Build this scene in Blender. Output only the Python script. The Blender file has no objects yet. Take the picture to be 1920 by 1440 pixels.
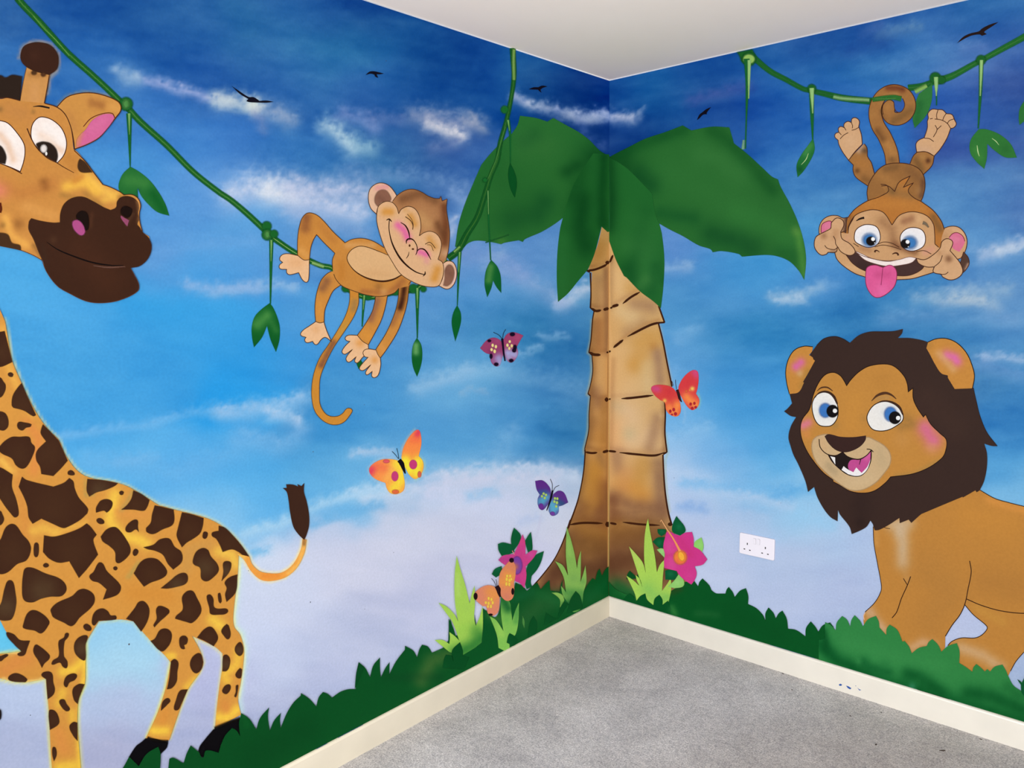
import bpy, math, re
import numpy as np
from mathutils import Vector, Matrix
from mathutils.geometry import delaunay_2d_cdt

# ---------------------------------------------------------------- camera, world, lights, exposure
SC = bpy.context.scene
COL = SC.collection
FPX, YAW, PITCH, ROLL = 1462.28, 2.3015396, -0.1219022, -0.0135182   # focal length in pixels of a 1920 px wide frame
CAM = np.array([1.99919, -2.88374, 1.51641])
ROOM_H = 2.4
_f = np.array([math.cos(PITCH)*math.cos(YAW), math.cos(PITCH)*math.sin(YAW), math.sin(PITCH)])
_r = np.cross(_f, [0, 0, 1]); _r /= np.linalg.norm(_r); _u = np.cross(_r, _f)
CR = math.cos(ROLL)*_r + math.sin(ROLL)*_u
CU = math.cos(ROLL)*_u - math.sin(ROLL)*_r
CF = _f
cd = bpy.data.cameras.new('camera'); cam = bpy.data.objects.new('camera', cd); COL.objects.link(cam)
cam.matrix_world = Matrix(((CR[0], CU[0], -CF[0], CAM[0]), (CR[1], CU[1], -CF[1], CAM[1]), (CR[2], CU[2], -CF[2], CAM[2]), (0, 0, 0, 1)))
cd.sensor_width = 36; cd.lens = FPX*36/1920; cd.clip_start = .05
SC.camera = cam
SC.view_settings.view_transform = 'Standard'; SC.view_settings.look = 'None'
SC.view_settings.gamma = 1; SC.view_settings.use_curve_mapping = False
SC.view_settings.exposure = 0.8
SC.cycles.transparent_max_bounces = 48
SC.cycles.max_bounces = 8; SC.cycles.diffuse_bounces = 6

w = bpy.data.worlds.new('daylight'); SC.world = w; w.use_nodes = True
w.node_tree.nodes['Background'].inputs[0].default_value = (1.0, .99, .97, 1)
w.node_tree.nodes['Background'].inputs[1].default_value = WORLD_E = 0.55

def area(name, loc, target, size, power, col):
    l = bpy.data.lights.new(name, 'AREA'); l.shape = 'RECTANGLE'; l.size, l.size_y = size; l.energy = power; l.color = col
    o = bpy.data.objects.new(name, l); COL.objects.link(o); o.location = loc
    o.rotation_euler = (Vector(target)-Vector(loc)).to_track_quat('-Z', 'Y').to_euler()
    return o
area('window_light', (1.7, -3.66, 1.3), (1.7, 0, 2.1), (1.8, 1.2), 78, (1.0, .995, .985))

# ---------------------------------------------------------------- helpers
def lin(c):
    c = np.asarray(c, float)/255.0
    return np.where(c <= .04045, c/12.92, ((np.clip(c, 0, 1)+.055)/1.055)**2.4)

def noise(x, y, seed=0, octaves=4):
    """value noise fBm, roughly 0..1"""
    x = np.asarray(x, float); y = np.asarray(y, float)
    out = np.zeros(np.broadcast(x, y).shape); amp = 1; tot = 0
    for o in range(octaves):
        xi = np.floor(x).astype(np.int64); yi = np.floor(y).astype(np.int64)
        fx = x-xi; fy = y-yi; fx = fx*fx*(3-2*fx); fy = fy*fy*(3-2*fy)
        def h(a, b):
            n = (a*374761393+b*668265263+(seed+o*17)*1442695041) & 0xffffffff
            n = ((n ^ (n >> 13))*1274126177) & 0xffffffff
            return ((n ^ (n >> 16)) & 0xffff)/65535.0
        v = (h(xi, yi)*(1-fx)+h(xi+1, yi)*fx)*(1-fy)+(h(xi, yi+1)*(1-fx)+h(xi+1, yi+1)*fx)*fy
        out = out+v*amp; tot += amp; amp *= .5; x = x*2.03+11.3; y = y*2.03+5.7
    return out/tot

def on_wall(wall, px, py, off=0.0):
    """where the sight line through a point of the photograph meets the painted wall"""
    px = np.asarray(px, float); py = np.asarray(py, float)
    d = CF[None, :]+np.outer((px-960)/FPX, CR)+np.outer((720-py)/FPX, CU)
    ax = 0 if wall == 'L' else 1
    tgt = off if wall == 'L' else -off
    s = (tgt-CAM[ax])/d[:, ax]
    return CAM[None, :]+d*s[:, None]

def to_px(P):
    d = np.asarray(P, float)-CAM
    z = d@CF
    return 960+FPX*(d@CR)/z, 720-FPX*(d@CU)/z

def light_fit(wall, P):
    """fraction of full light the real room gives each point of a wall (from a grey test render)"""
    s = (-P[:, 1] if wall == 'L' else P[:, 0]); z = P[:, 2]
    k = LIGHT_K[wall]
    s = np.clip(s, 0, 2.6); z = np.clip(z, 0, 2.4)
    v = k[0]+k[1]*s+k[2]*s*s+k[3]*z+k[4]*z*z+k[5]*s*z+k[6]*np.exp(-s/.12)+k[7]*np.exp(-s/.5)
    return np.clip(v, .3, 2.3)
LIGHT_K = {'L': (0.56983, 0.06602, 0.12362, 0.50386, -0.21568, 0.10855, -0.04966, 0.01515),
           'R': (1.36019, -0.21708, 0.10256, 0.47014, -0.18143, 0.02858, 0.19783, -0.68283)}
LIGHT_TINT = np.array([1.029, 1.0, .973])*1.137

def albedo(wall, P, rgb):
    return np.clip(lin(rgb)/(light_fit(wall, P)[:, None]*LIGHT_TINT), 0, .93)

def mat(name, rough=.6, spec=.25):
    m = bpy.data.materials.new(name); m.use_nodes = True
    b = m.node_tree.nodes['Principled BSDF']
    b.inputs['Roughness'].default_value = rough; b.inputs['Specular IOR Level'].default_value = spec
    return m, m.node_tree, b

def paint_mat(name, alpha=False, rough=.6):
    m, nt, b = mat(name, rough, .04)
    a = nt.nodes.new('ShaderNodeAttribute'); a.attribute_name = 'paint'
    tc = nt.nodes.new('ShaderNodeNewGeometry')
    n = nt.nodes.new('ShaderNodeTexNoise'); n.inputs['Scale'].default_value = 140; n.inputs['Detail'].default_value = 3
    nt.links.new(tc.outputs['Position'], n.inputs['Vector'])
    mr = nt.nodes.new('ShaderNodeMapRange'); mr.inputs['From Min'].default_value = .3; mr.inputs['From Max'].default_value = .7
    mr.inputs['To Min'].default_value = .955; mr.inputs['To Max'].default_value = 1.045
    nt.links.new(n.outputs['Fac'], mr.inputs['Value'])
    mx = nt.nodes.new('ShaderNodeVectorMath'); mx.operation = 'SCALE'
    nt.links.new(a.outputs['Color'], mx.inputs[0]); nt.links.new(mr.outputs[0], mx.inputs['Scale'])
    nt.links.new(mx.outputs[0], b.inputs['Base Color'])
    n2 = nt.nodes.new('ShaderNodeTexNoise'); n2.inputs['Scale'].default_value = 260; n2.inputs['Detail'].default_value = 2
    nt.links.new(tc.outputs['Position'], n2.inputs['Vector'])
    bp = nt.nodes.new('ShaderNodeBump'); bp.inputs['Strength'].default_value = .12; bp.inputs['Distance'].default_value = .0008
    nt.links.new(n2.outputs['Fac'], bp.inputs['Height']); nt.links.new(bp.outputs[0], b.inputs['Normal'])
    if alpha:
        nt.links.new(a.outputs['Alpha'], b.inputs['Alpha'])
    return m
PAINT = paint_mat('mural_paint'); SPRAY = paint_mat('sprayed_paint_with_soft_edge', True)

def empty(name, loc):
    o = bpy.data.objects.new(name, None); COL.objects.link(o); o.location = loc; o.empty_display_size = .05
    return o

def mesh_obj(name, verts, faces, mats, parent=None, base=(0, 0, 0), smooth=False, fmat=None):
    me = bpy.data.meshes.new(name)
    me.from_pydata([tuple(v) for v in np.asarray(verts)-np.asarray(base)], [], faces)
    for m in (mats if isinstance(mats, (list, tuple)) else [mats]): me.materials.append(m)
    if fmat is not None: me.polygons.foreach_set('material_index', fmat)
    if smooth: me.polygons.foreach_set('use_smooth', [True]*len(me.polygons))
    me.update()
    o = bpy.data.objects.new(name, me); COL.objects.link(o)
    if parent: o.parent = parent
    else: o.location = base
    return o

# ---- tracing: points are written in 4x enlargements of the photograph; a letter picks the enlargement
TILES = dict(A=(0, 0), B=(0, 300), C=(0, 600), D=(0, 840), E=(0, 1080), F=(400, 300), G=(400, 540), H=(400, 0), I=(800, 0),
             J=(800, 300), K=(660, 600), M=(960, 600), N=(780, 840), O=(400, 1080), P=(1080, 900), Q=(400, 840), R=(1280, 0),
             S=(1440, 120), U=(1440, 300), V=(1440, 600), W=(1440, 840), X=(1440, 1080), Y=(1160, 200), Z=(1560, 0))
def pts(s, tile=None):
    out = []; cor = []; sc = .25; ox = oy = 0
    if tile: ox, oy = TILES[tile]; sc = .1875 if tile == 'Z' else .25
    for tok in s.replace(':', ': ').split():
        if tok.endswith(':'):
            t = tok[0]; ox, oy = TILES[t]; sc = .1875 if t == 'Z' else .25
            continue
        c = tok.endswith('!'); tok = tok.rstrip('!')
        a, b = tok.split(','); out.append((ox+float(a)*sc, oy+float(b)*sc)); cor.append(c)
    return np.array(out), cor

def smooth(P, cor, closed=True, step=2.5):
    n = len(P); out = []
    rng = n if closed else n-1
    for i in range(rng):
        p0, p1, p2, p3 = P[(i-1) % n], P[i], P[(i+1) % n], P[(i+2) % n]
        L = np.linalg.norm(p2-p1)
        if L < 1e-6: continue
        def tang(a, c):
            v = c-a; l = np.linalg.norm(v)
            return v/l*L if l > 1e-6 else v
        c1 = cor[i] or (not closed and i == 0); c2 = cor[(i+1) % n] or (not closed and i == n-2)
        m1 = (p2-p1) if c1 else tang(p0, p2)
        m2 = (p2-p1) if c2 else tang(p1, p3)
        k = max(1, int(L/step))
        for j in range(k):
            t = j/k
            out.append((2*t**3-3*t*t+1)*p1+(t**3-2*t*t+t)*m1+(-2*t**3+3*t*t)*p2+(t**3-t*t)*m2)
    if not closed: out.append(P[-1])
    return np.array(out)

def inside(Q, poly):
    x, y = Q[:, 0], Q[:, 1]; r = np.zeros(len(Q), bool); n = len(poly)
    x1, y1 = poly[:, 0], poly[:, 1]; x2, y2 = np.roll(x1, -1), np.roll(y1, -1)
    for i in range(n):
        if y1[i] == y2[i]: continue
        c = ((y1[i] > y) != (y2[i] > y)) & (x < (x2[i]-x1[i])*(y-y1[i])/(y2[i]-y1[i])+x1[i])
        r ^= c
    return r

def dist_line(Q, L):
    d = np.full(len(Q), 1e9)
    if len(L) == 1: return np.hypot(Q[:, 0]-L[0, 0], Q[:, 1]-L[0, 1])
    for a, b in zip(L[:-1], L[1:]):
        v = b-a; l2 = max(v@v, 1e-9)
        t = np.clip(((Q-a)@v)/l2, 0, 1)
        pr = a+t[:, None]*v
        d = np.minimum(d, np.hypot(Q[:, 0]-pr[:, 0], Q[:, 1]-pr[:, 1]))
    return d

def spray(Q, rgb, air, seed=3):
    """airbrushed colour: each entry (colour, 'tile: points', radius px, strength)"""
    c = np.tile(np.asarray(rgb, float), (len(Q), 1))
    for a in air:
        if a[0] == 'g':       # blend along a direction
            _, col, s0, s1, st = a
            p0 = pts(s0)[0][0]; p1 = pts(s1)[0][0]; v = p1-p0
            t = np.clip(((Q-p0)@v)/(v@v), 0, 1); t = t*t*(3-2*t)*st
        else:
            col, s, rad, st = a
            L = pts(s)[0] if isinstance(s, str) else np.asarray(s, float)
            n = noise(Q[:, 0]/14, Q[:, 1]/14, seed, 3)-.5
            d = dist_line(Q, L)
            t = st*np.exp(-1.6*(d/rad)**2)*np.clip(1+n*.35, 0, 1.2); t = np.clip(t, 0, 1)
        c += (np.asarray(col, float)-c)*t[:, None]
    return c

def clip_x(P, wall):
    """keep the part of an outline that lies on one wall of the corner"""
    def side(p): return p[0]-(1142.67-1.706e-3*(p[1]-149.6))
    g = -1 if wall == 'L' else 1
    out = []
    for i in range(len(P)):
        a, b = P[i], P[(i+1) % len(P)]; da, db = g*side(a), g*side(b)
        if da >= 0: out.append(a)
        if (da >= 0) != (db >= 0): out.append(a+(b-a)*(da/(da-db)))
    return np.array(out)

DZ = 0.000008
GROUPS = {'painted_bird': 'painted birds across the upper sky', 'painted_butterfly': 'painted butterflies around the palm tree', 'painted_grass': 'painted grass tufts along the bottom of the mural',
          'painted_flower': 'painted pink flowers at the foot of the palm', 'painted_bush': 'painted bushes above the baseboards', 'painted_monkey': 'painted monkeys on the vines', 'painted_vine': 'painted vines across the upper walls'}
class Fig:
    """one painted figure: an Empty on the wall that parents its painted parts"""
    def __init__(s, name, label, cat, wall, at, depth, group=None):
        s.wall = wall; s.depth = depth; s.n = 0
        s.base = on_wall(wall, [at[0]], [at[1]], 0)[0]
        s.root = empty(name, s.base); s.root['label'] = label; s.root['category'] = cat; s.root['kind'] = 'thing'
        group = group or GROUPS.get(name)
        if group: s.root['group'] = group
    def part(s, name, parent=None, label=None, wall=None, z=None):
        return Part(s, name, parent, label, wall or s.wall, z)

class Part:
    def __init__(s, fig, name, parent, label, wall, z):
        s.fig, s.name, s.parent, s.label, s.wall, s.z = fig, name, parent, label, wall, z
        s.V = []; s.C = []; s.F = []; s.M = []; s.nv = 0; s.obj = None
    def _off(s):
        s.fig.n += 1
        return (s.z if s.z is not None else s.fig.depth)+s.fig.n*DZ
    def add(s, Q, rgb, alpha, faces, m):
        off = s._off()
        P = on_wall(s.wall, Q[:, 0], Q[:, 1], off)
        s.V.append(P); s.C.append(np.c_[albedo(s.wall, P, rgb), alpha])
        s.F += [tuple(i+s.nv for i in f) for f in faces]; s.M += [m]*len(faces); s.nv += len(Q)
    def poly(s, P, rgb, air=(), soft=0, grid=None, clip=False, seed=3):
        if clip: P = clip_x(P, s.wall)
        if len(P) < 3: return s
        A = np.sum(P[:, 0]*np.roll(P[:, 1], -1)-np.roll(P[:, 0], -1)*P[:, 1])
        if A < 0: P = P[::-1]
        inner = P; ring = None
        if soft:
            t = np.roll(P, -1, 0)-np.roll(P, 1, 0); l = np.maximum(np.hypot(t[:, 0], t[:, 1]), 1e-6)
            nrm = np.c_[t[:, 1], -t[:, 0]]/l[:, None]     # outward
            inner = P-nrm*soft*.5; outer = P+nrm*soft*.5; ring = (inner, outer)
        extra = np.zeros((0, 2))
        if air:
            g = grid or 4.0
            lo, hi = P.min(0), P.max(0)
            gx, gy = np.meshgrid(np.arange(lo[0]+g/2, hi[0], g), np.arange(lo[1]+g/2, hi[1], g))
            gx = gx+((np.arange(gx.shape[0]) % 2)*g/2)[:, None]
            q = np.c_[gx.ravel(), gy.ravel()]
            if len(q):
                q = q[inside(q, inner)]
                if len(q):
                    d = dist_line(q, np.r_[inner, inner[:1]]) if len(q)*len(inner) < 4e7 else np.full(len(q), 9)
                    q = q[d > g*.35]
            extra = q
        n = len(inner)
        vs = [Vector((float(a), float(b))) for a, b in np.r_[inner, extra]]
        r = delaunay_2d_cdt(vs, [], [list(range(n))], 1, 1e-5)
        Q = np.array([(v.x, v.y) for v in r[0]]); faces = [tuple(f) for f in r[2]]
        if s.wall == 'L': faces = [f[::-1] for f in faces]
        s.add(Q, spray(Q, rgb, air, seed), np.ones(len(Q)), faces, 0)
        if soft:
            a, b = ring; Q = np.r_[a, b]
            s.fig.n -= 1
            s.add(Q, spray(Q, rgb, air, seed), np.r_[np.ones(n), np.zeros(n)], [(i, (i+1) % n, n+(i+1) % n, n+i) for i in range(n)], 1)
        return s
    def fill(s, d, rgb, air=(), soft=0, grid=None, ink=None, clip=False, step=2.5, seed=3):
        P, c = pts(d); Q = smooth(P, c, True, step)
        s.poly(Q, rgb, air, soft, grid, clip, seed)
        if ink: s.ribbon(clip_x(Q, s.wall) if clip else Q, ink[0], ink[1], closed=True)
        return s
    def blob(s, d, rx, ry, rgb, rot=0, soft=0, air=(), k=20):
        c = pts(d)[0][0]; t = np.linspace(0, 2*math.pi, k, endpoint=False); r = math.radians(rot)
        x = rx*np.cos(t); y = ry*np.sin(t)
        s.poly(np.c_[c[0]+x*math.cos(r)-y*math.sin(r), c[1]+x*math.sin(r)+y*math.cos(r)], rgb, air, soft, 2.5)
        return s
    def ribbon(s, Q, rgb, w, closed=False, taper=None, soft=0, air=(), seed=3):
        n = len(Q)
        if n < 2: return s
        if closed:
            t1 = Q-np.roll(Q, 1, 0); t2 = np.roll(Q, -1, 0)-Q
        else:
            t2 = np.r_[Q[1:]-Q[:-1], [Q[-1]-Q[-2]]]; t1 = np.r_[[Q[1]-Q[0]], Q[1:]-Q[:-1]]
        def un(v): return v/np.maximum(np.hypot(v[:, 0], v[:, 1]), 1e-6)[:, None]
        t1, t2 = un(t1), un(t2); t = un(t1+t2); c = np.clip((t*t1).sum(1), .5, 1)
        nr = np.c_[-t[:, 1], t[:, 0]]/c[:, None]
        u = np.linspace(0, 1, n)
        wd = np.interp(u, np.linspace(0, 1, len(w)), w) if isinstance(w, (list, tuple)) else np.full(n, float(w))
        if taper: wd = wd*np.clip(np.minimum(u/taper+.25, (1-u)/taper+.25), .25, 1)
        h = wd[:, None]/2
        if not closed and wd.max() > 3:      # round the ends
            pass
        m = n if closed else n-1
        if soft:
            rows = [Q+nr*(h+soft/2), Q+nr*np.maximum(h-soft/2, .05), Q-nr*np.maximum(h-soft/2, .05), Q-nr*(h+soft/2)]
            al = [0, 1, 1, 0]
        else:
            rows = [Q+nr*h, Q-nr*h]; al = [1, 1]
        if soft == 0 and wd.max() > 5:
            rows = [Q+nr*h, Q+nr*h*.5, Q, Q-nr*h*.5, Q-nr*h]; al = [1]*5
        K = len(rows); V = np.concatenate(rows); A = np.repeat(np.array(al, float), n)
        F = []
        for k in range(K-1):
            for i in range(m):
                j = (i+1) % n
                f = (k*n+i, k*n+j, (k+1)*n+j, (k+1)*n+i)
                F.append(f if s.wall == 'L' else f[::-1])
        s.add(V, spray(V, rgb, air, seed), A, F, 1 if soft else 0)
        return s
    def line(s, d, rgb, w, taper=None, soft=0, air=(), step=2.0, caps=False):
        P, c = pts(d); Q = smooth(P, c, False, step)
        s.ribbon(Q, rgb, w, False, taper, soft, air)
        if caps:
            for p, ww in ((Q[0], w[0] if isinstance(w, (list, tuple)) else w), (Q[-1], w[-1] if isinstance(w, (list, tuple)) else w)):
                t = np.linspace(0, 2*math.pi, 16, endpoint=False)
                s.fig.n -= 0
                s.poly(np.c_[p[0]+ww/2*np.cos(t), p[1]+ww/2*np.sin(t)], rgb, air, 0, 3)
        return s
    def done(s):
        V = np.concatenate(s.V); C = np.concatenate(s.C)
        par = s.parent.obj if s.parent else s.fig.root
        o = mesh_obj(s.name, V, s.F, [PAINT, SPRAY], par, s.fig.base, fmat=s.M)
        at = o.data.attributes.new('paint', 'FLOAT_COLOR', 'POINT')
        at.data.foreach_set('color', C.astype(np.float32).ravel())
        if s.label: o['label'] = s.label
        s.obj = o
        return s

# reflectances of the plain surfaces
CEIL_A = (.90, .785, .675); CEIL_B = (.93, .825, .72)
CARPET_A = (.50, .485, .48); CARPET_B = (.64, .62, .615); CARPET_SHADE = (.40, .35, .31)  # the last tone is carpet tinted for dimmer, browner light
BASE_L = (.70, .64, .515); BASE_R = (.66, .63, .565)
SOCK = (.63, .61, .68)

# ---------------------------------------------------------------- the room
SKY_L = """20,8,50,105,170 120,30,25,85,160 230,20,22,82,155 330,40,40,100,165 450,70,48,115,168 560,20,38,98,165 640,20,20,75,150
690,35,8,58,130 740,60,22,85,150 150,100,40,105,180 300,90,25,85,160 380,80,30,90,165 600,80,45,120,170 680,95,45,118,170 780,90,15,75,140
860,110,5,60,130 1000,130,25,90,150 1050,160,5,50,115 1120,170,5,45,110 20,130,50,112,182 200,130,60,120,188 450,130,38,92,165 520,100,42,105,170
600,140,42,108,170 720,160,38,98,168 820,150,10,70,140 900,150,5,65,140 280,230,60,122,195 760,190,25,80,150 380,160,38,95,170 560,170,40,98,170 650,190,40,95,165
700,245,45,95,165 720,285,65,125,172 760,265,30,75,145 820,295,38,72,142 270,300,75,150,215 360,260,65,132,205 450,260,60,120,195 520,285,50,115,185
600,290,55,120,185 660,310,55,118,180 740,320,50,120,175 860,320,60,110,175 300,400,80,150,215 380,350,90,150,215 350,420,90,152,215 440,440,95,165,222 60,500,78,168,226
160,600,75,165,225 300,480,95,155,215 300,580,55,160,225 460,480,85,152,215 560,440,90,150,210 100,660,70,160,220 250,640,62,156,220 400,620,60,160,225 400,500,70,160,225
480,680,45,150,220 440,740,38,155,228 560,640,72,152,215 640,460,85,145,205 640,600,80,155,215 760,640,85,150,208 150,720,70,160,220 300,700,60,155,220 200,770,68,160,222
240,860,92,176,230 350,880,88,172,230 450,860,78,166,225 600,830,62,146,206 650,760,62,144,205 700,720,72,150,208 760,560,95,155,212 820,600,90,152,205 900,600,55,132,186
1000,610,38,118,172 1080,580,85,150,200 980,550,110,165,215 960,490,90,142,200 880,480,105,150,205 880,560,85,150,210 850,740,110,175,220
920,720,105,172,215 860,680,90,160,210 800,720,88,160,212 1000,720,62,132,188 1080,650,50,122,178 1085,730,75,142,195 960,790,72,146,202 1060,800,45,120,175 820,800,80,155,210 900,850,92,165,215 1040,860,60,135,190
640,880,110,180,225 560,900,95,175,225 760,890,112,178,222 500,950,92,176,232 440,920,88,178,235 420,960,150,200,235 600,940,105,178,228
520,1120,205,212,235 620,1030,205,210,232 700,1050,206,209,229 600,1200,190,198,225 500,1250,195,205,232 700,1200,184,191,218 500,1400,170,180,215 900,1000,200,204,225 780,980,204,208,228
850,1100,195,198,222 1000,1050,198,200,225 1050,980,205,208,225 780,1150,188,193,220 880,940,200,208,228 1000,920,195,208,228 1060,920,200,210,228 640,1280,182,190,220 470,1080,208,220,240
560,1330,178,186,216 220,1175,150,205,238 230,1240,172,216,240 240,1330,180,196,228 230,1420,175,180,212 30,1300,190,205,235 40,1400,180,190,222
5,1190,100,200,240 400,1260,185,190,225 390,1380,175,182,215 465,1180,205,215,240"""
SKY_R = """1155,160,12,65,135 1200,160,30,95,155 1250,180,25,100,160 1300,160,22,85,150 1155,240,15,60,130 1160,285,20,60,125 1230,240,10,65,135 1340,125,15,70,145 1390,110,22,80,150
1440,110,45,110,175 1500,90,35,85,155 1560,75,15,65,140 1640,50,25,75,150 1740,40,40,95,165 1850,15,45,110,170 1900,20,50,110,175 1420,180,12,62,148 1330,190,38,78,148
1480,155,50,115,180 1560,130,40,110,175 1640,120,60,125,185 1740,95,70,130,190 1800,115,90,125,185 1900,75,60,98,168 1840,60,35,90,162 1700,100,50,110,175 1450,230,30,92,170 1500,220,35,95,170
1560,200,40,100,180 1360,240,28,80,155 1850,230,38,88,168 1780,200,42,92,172 1885,190,48,80,150 1480,300,55,118,185 1560,300,50,115,185 1800,270,52,82,155 1900,260,75,115,172 1620,260,45,110,185
1550,340,75,135,190 1480,380,65,130,190 1850,330,80,132,188 1900,390,80,122,182 1800,370,85,142,196 1520,430,72,148,205 1840,450,85,145,200 1850,500,82,138,195 1290,450,95,145,205 1300,520,72,142,200 1350,490,65,145,205
1400,520,60,150,210 1260,470,98,142,205 1260,560,90,155,205 1530,530,80,145,205 1380,560,100,160,212 1300,600,68,142,195 1400,620,48,132,188 1500,600,55,135,192 1600,595,42,118,178 1700,610,58,128,184
1900,560,100,150,200 1860,620,78,142,198 1290,690,100,165,215 1280,640,95,160,210 1400,700,65,145,205 1450,760,76,160,220 1360,780,64,150,210 1300,800,115,178,225 1350,850,105,175,228
1440,830,85,165,220 1840,720,68,130,182 1900,720,68,138,195 1880,790,50,125,190 1880,880,82,160,215 1900,935,130,190,230 1275,890,190,210,235 1340,890,145,190,230 1420,900,100,180,230
1480,945,150,200,235 1290,930,185,202,232 1400,960,178,200,230 1560,980,165,205,235 1330,1030,190,202,230 1500,1050,182,198,228 1600,1100,178,192,225 1480,1150,185,198,228 1560,1180,178,192,225
1640,1010,180,195,228 1840,1180,190,200,230 1900,1230,170,188,220 1600,1010,178,200,232 1700,560,70,140,195 1780,620,62,132,188"""
# soft clouds: colour, points, radius, strength
CLOUD_L = [((150,182,215),'A: 900,540 1000,590',16,.85), ((165,178,222),'A: 1080,600 1250,640 1400,680 1550,730 1700,760',11,.75), ((180,205,218),'A: 1620,760 1760,780 1900,830',12,.7),
 ((190,205,215),'H: 20,740 200,760 340,790',16,.8), ((215,225,220),'H: 300,780 320,810',12,.8), ((165,180,205),'H: 420,830 560,890',22,.65), ((140,150,190),'H: 320,860 380,980',10,.4),
 ((175,205,222),'H: 860,940 940,1000 1040,1100',20,.85), ((150,190,210),'H: 1080,1100 1180,1120',18,.6), ((140,155,205),'H: 960,850 1100,880 1200,960',16,.5), ((120,135,185),'H: 1200,880 1400,900',14,.4),
 ((215,215,222),'H: 1620,920 1740,960 1840,1010',17,.95), ((150,160,190),'H: 1500,860 1900,900 I: 200,900 380,920',20,.6), ((120,135,180),'H: 1640,1120 1800,1080',14,.4), ((160,168,188),'I: 320,900 420,960',16,.6),
 ((150,165,200),'I: 680,730 800,790 1000,830 1200,880 1340,850',12,.75), ((180,190,205),'I: 800,790 900,800',9,.4), ((170,180,200),'I: 1040,860 1140,900 1360,880',11,.6), ((80,105,165),'I: 1150,930 1200,1050 1330,1100',14,.4),
 ((190,205,232),'F: 150,250 300,200 480,210',34,.8), ((222,228,238),'F: 420,230 520,250 600,280',26,.9), ((190,200,228),'F: 600,200 800,220 1000,230 1150,250',26,.75), ((200,208,232),'F: 700,300 900,360 1100,400',26,.75),
 ((170,190,225),'F: 560,360 640,400 800,460',18,.6), ((150,180,220),'F: 1800,250 1880,300',18,.6), ((120,155,200),'H: 1000,1300 1500,1320 1900,1400',22,.5), ((150,175,215),'F: 900,500 1150,560',14,.4),
 ((140,182,222),'F: 0,990 300,950 500,930 620,960',11,.75), ((140,180,225),'B: 1400,940 1500,960 1920,960',13,.75), ((110,165,222),'B: 1150,700 1500,640 1900,600',14,.35),
 ((125,185,232),'C: 450,880 800,820 1100,790 1400,700 1700,670',11,.5), ((120,178,225),'C: 1600,700 1900,720 G: 300,860',14,.5), ((170,200,232),'G: 60,930 300,900 560,860 700,820',18,.6), ((190,210,235),'G: 430,950 560,960 640,1000',18,.65),
 ((140,185,228),'G: 200,1100 480,1180 640,1100',24,.4), ((140,190,232),'C: 900,1060 1150,1030',12,.35), ((120,180,228),'C: 700,1050 1300,1150 1800,980',26,.3),
 ((150,192,228),'G: 1030,1240 1200,1230 1330,1260',10,.75), ((150,190,225),'G: 1520,740 1700,690 1900,620',16,.5), ((150,195,228),'K: 480,510 700,440 1000,380 1100,360',18,.45), ((150,190,222),'K: 1100,270 1300,250 1430,200',7,.45),
 ((140,185,215),'K: 1420,130 1600,120',7,.4), ((150,180,210),'K: 810,560 900,500 1000,550',6,.35), ((120,170,210),'K: 1200,420 1500,450 1700,540',26,.35), ((130,180,220),'K: 1200,860 1100,1000',26,.4),
 ((185,205,230),'J: 1000,1080 1100,1040 1200,960',15,.8), ((150,175,215),'J: 600,820 900,980 1000,1060',20,.5), ((140,165,215),'J: 270,700 500,720 720,840',20,.4), ((150,180,215),'J: 420,800 560,700',12,.4), ((200,205,225),'J: 180,560 205,440',8,.5), ((110,160,205),'J: 850,1320 1050,1310',8,.4),
 ((200,215,235),'K: 100,1340 400,1290 700,1180 1000,1130 1300,1110 1600,1150 1680,1180',15,.75), ((185,210,235),'K: 0,1300 300,1250',12,.6), ((205,210,230),'K: 600,1250 900,1200 1500,1200',18,.8), ((205,212,235),'K: 600,1300 1200,1400',34,.8),
 ((110,178,225),'Q: 740,590 900,520 1150,450 1250,420',10,.7), ((95,178,228),'Q: 290,790 400,770',9,.6), ((175,212,238),'Q: 230,640 500,570 800,420 1150,330 1350,300',13,.7), ((120,185,228),'K: 870,1330 950,1310 1080,1280',11,.4), ((150,190,225),'K: 500,1230 640,1200',8,.5),
 ((170,190,225),'N: 780,560 900,520',10,.4), ((205,210,228),'K: 0,1000 150,980 320,980',6,.3)]
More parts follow.
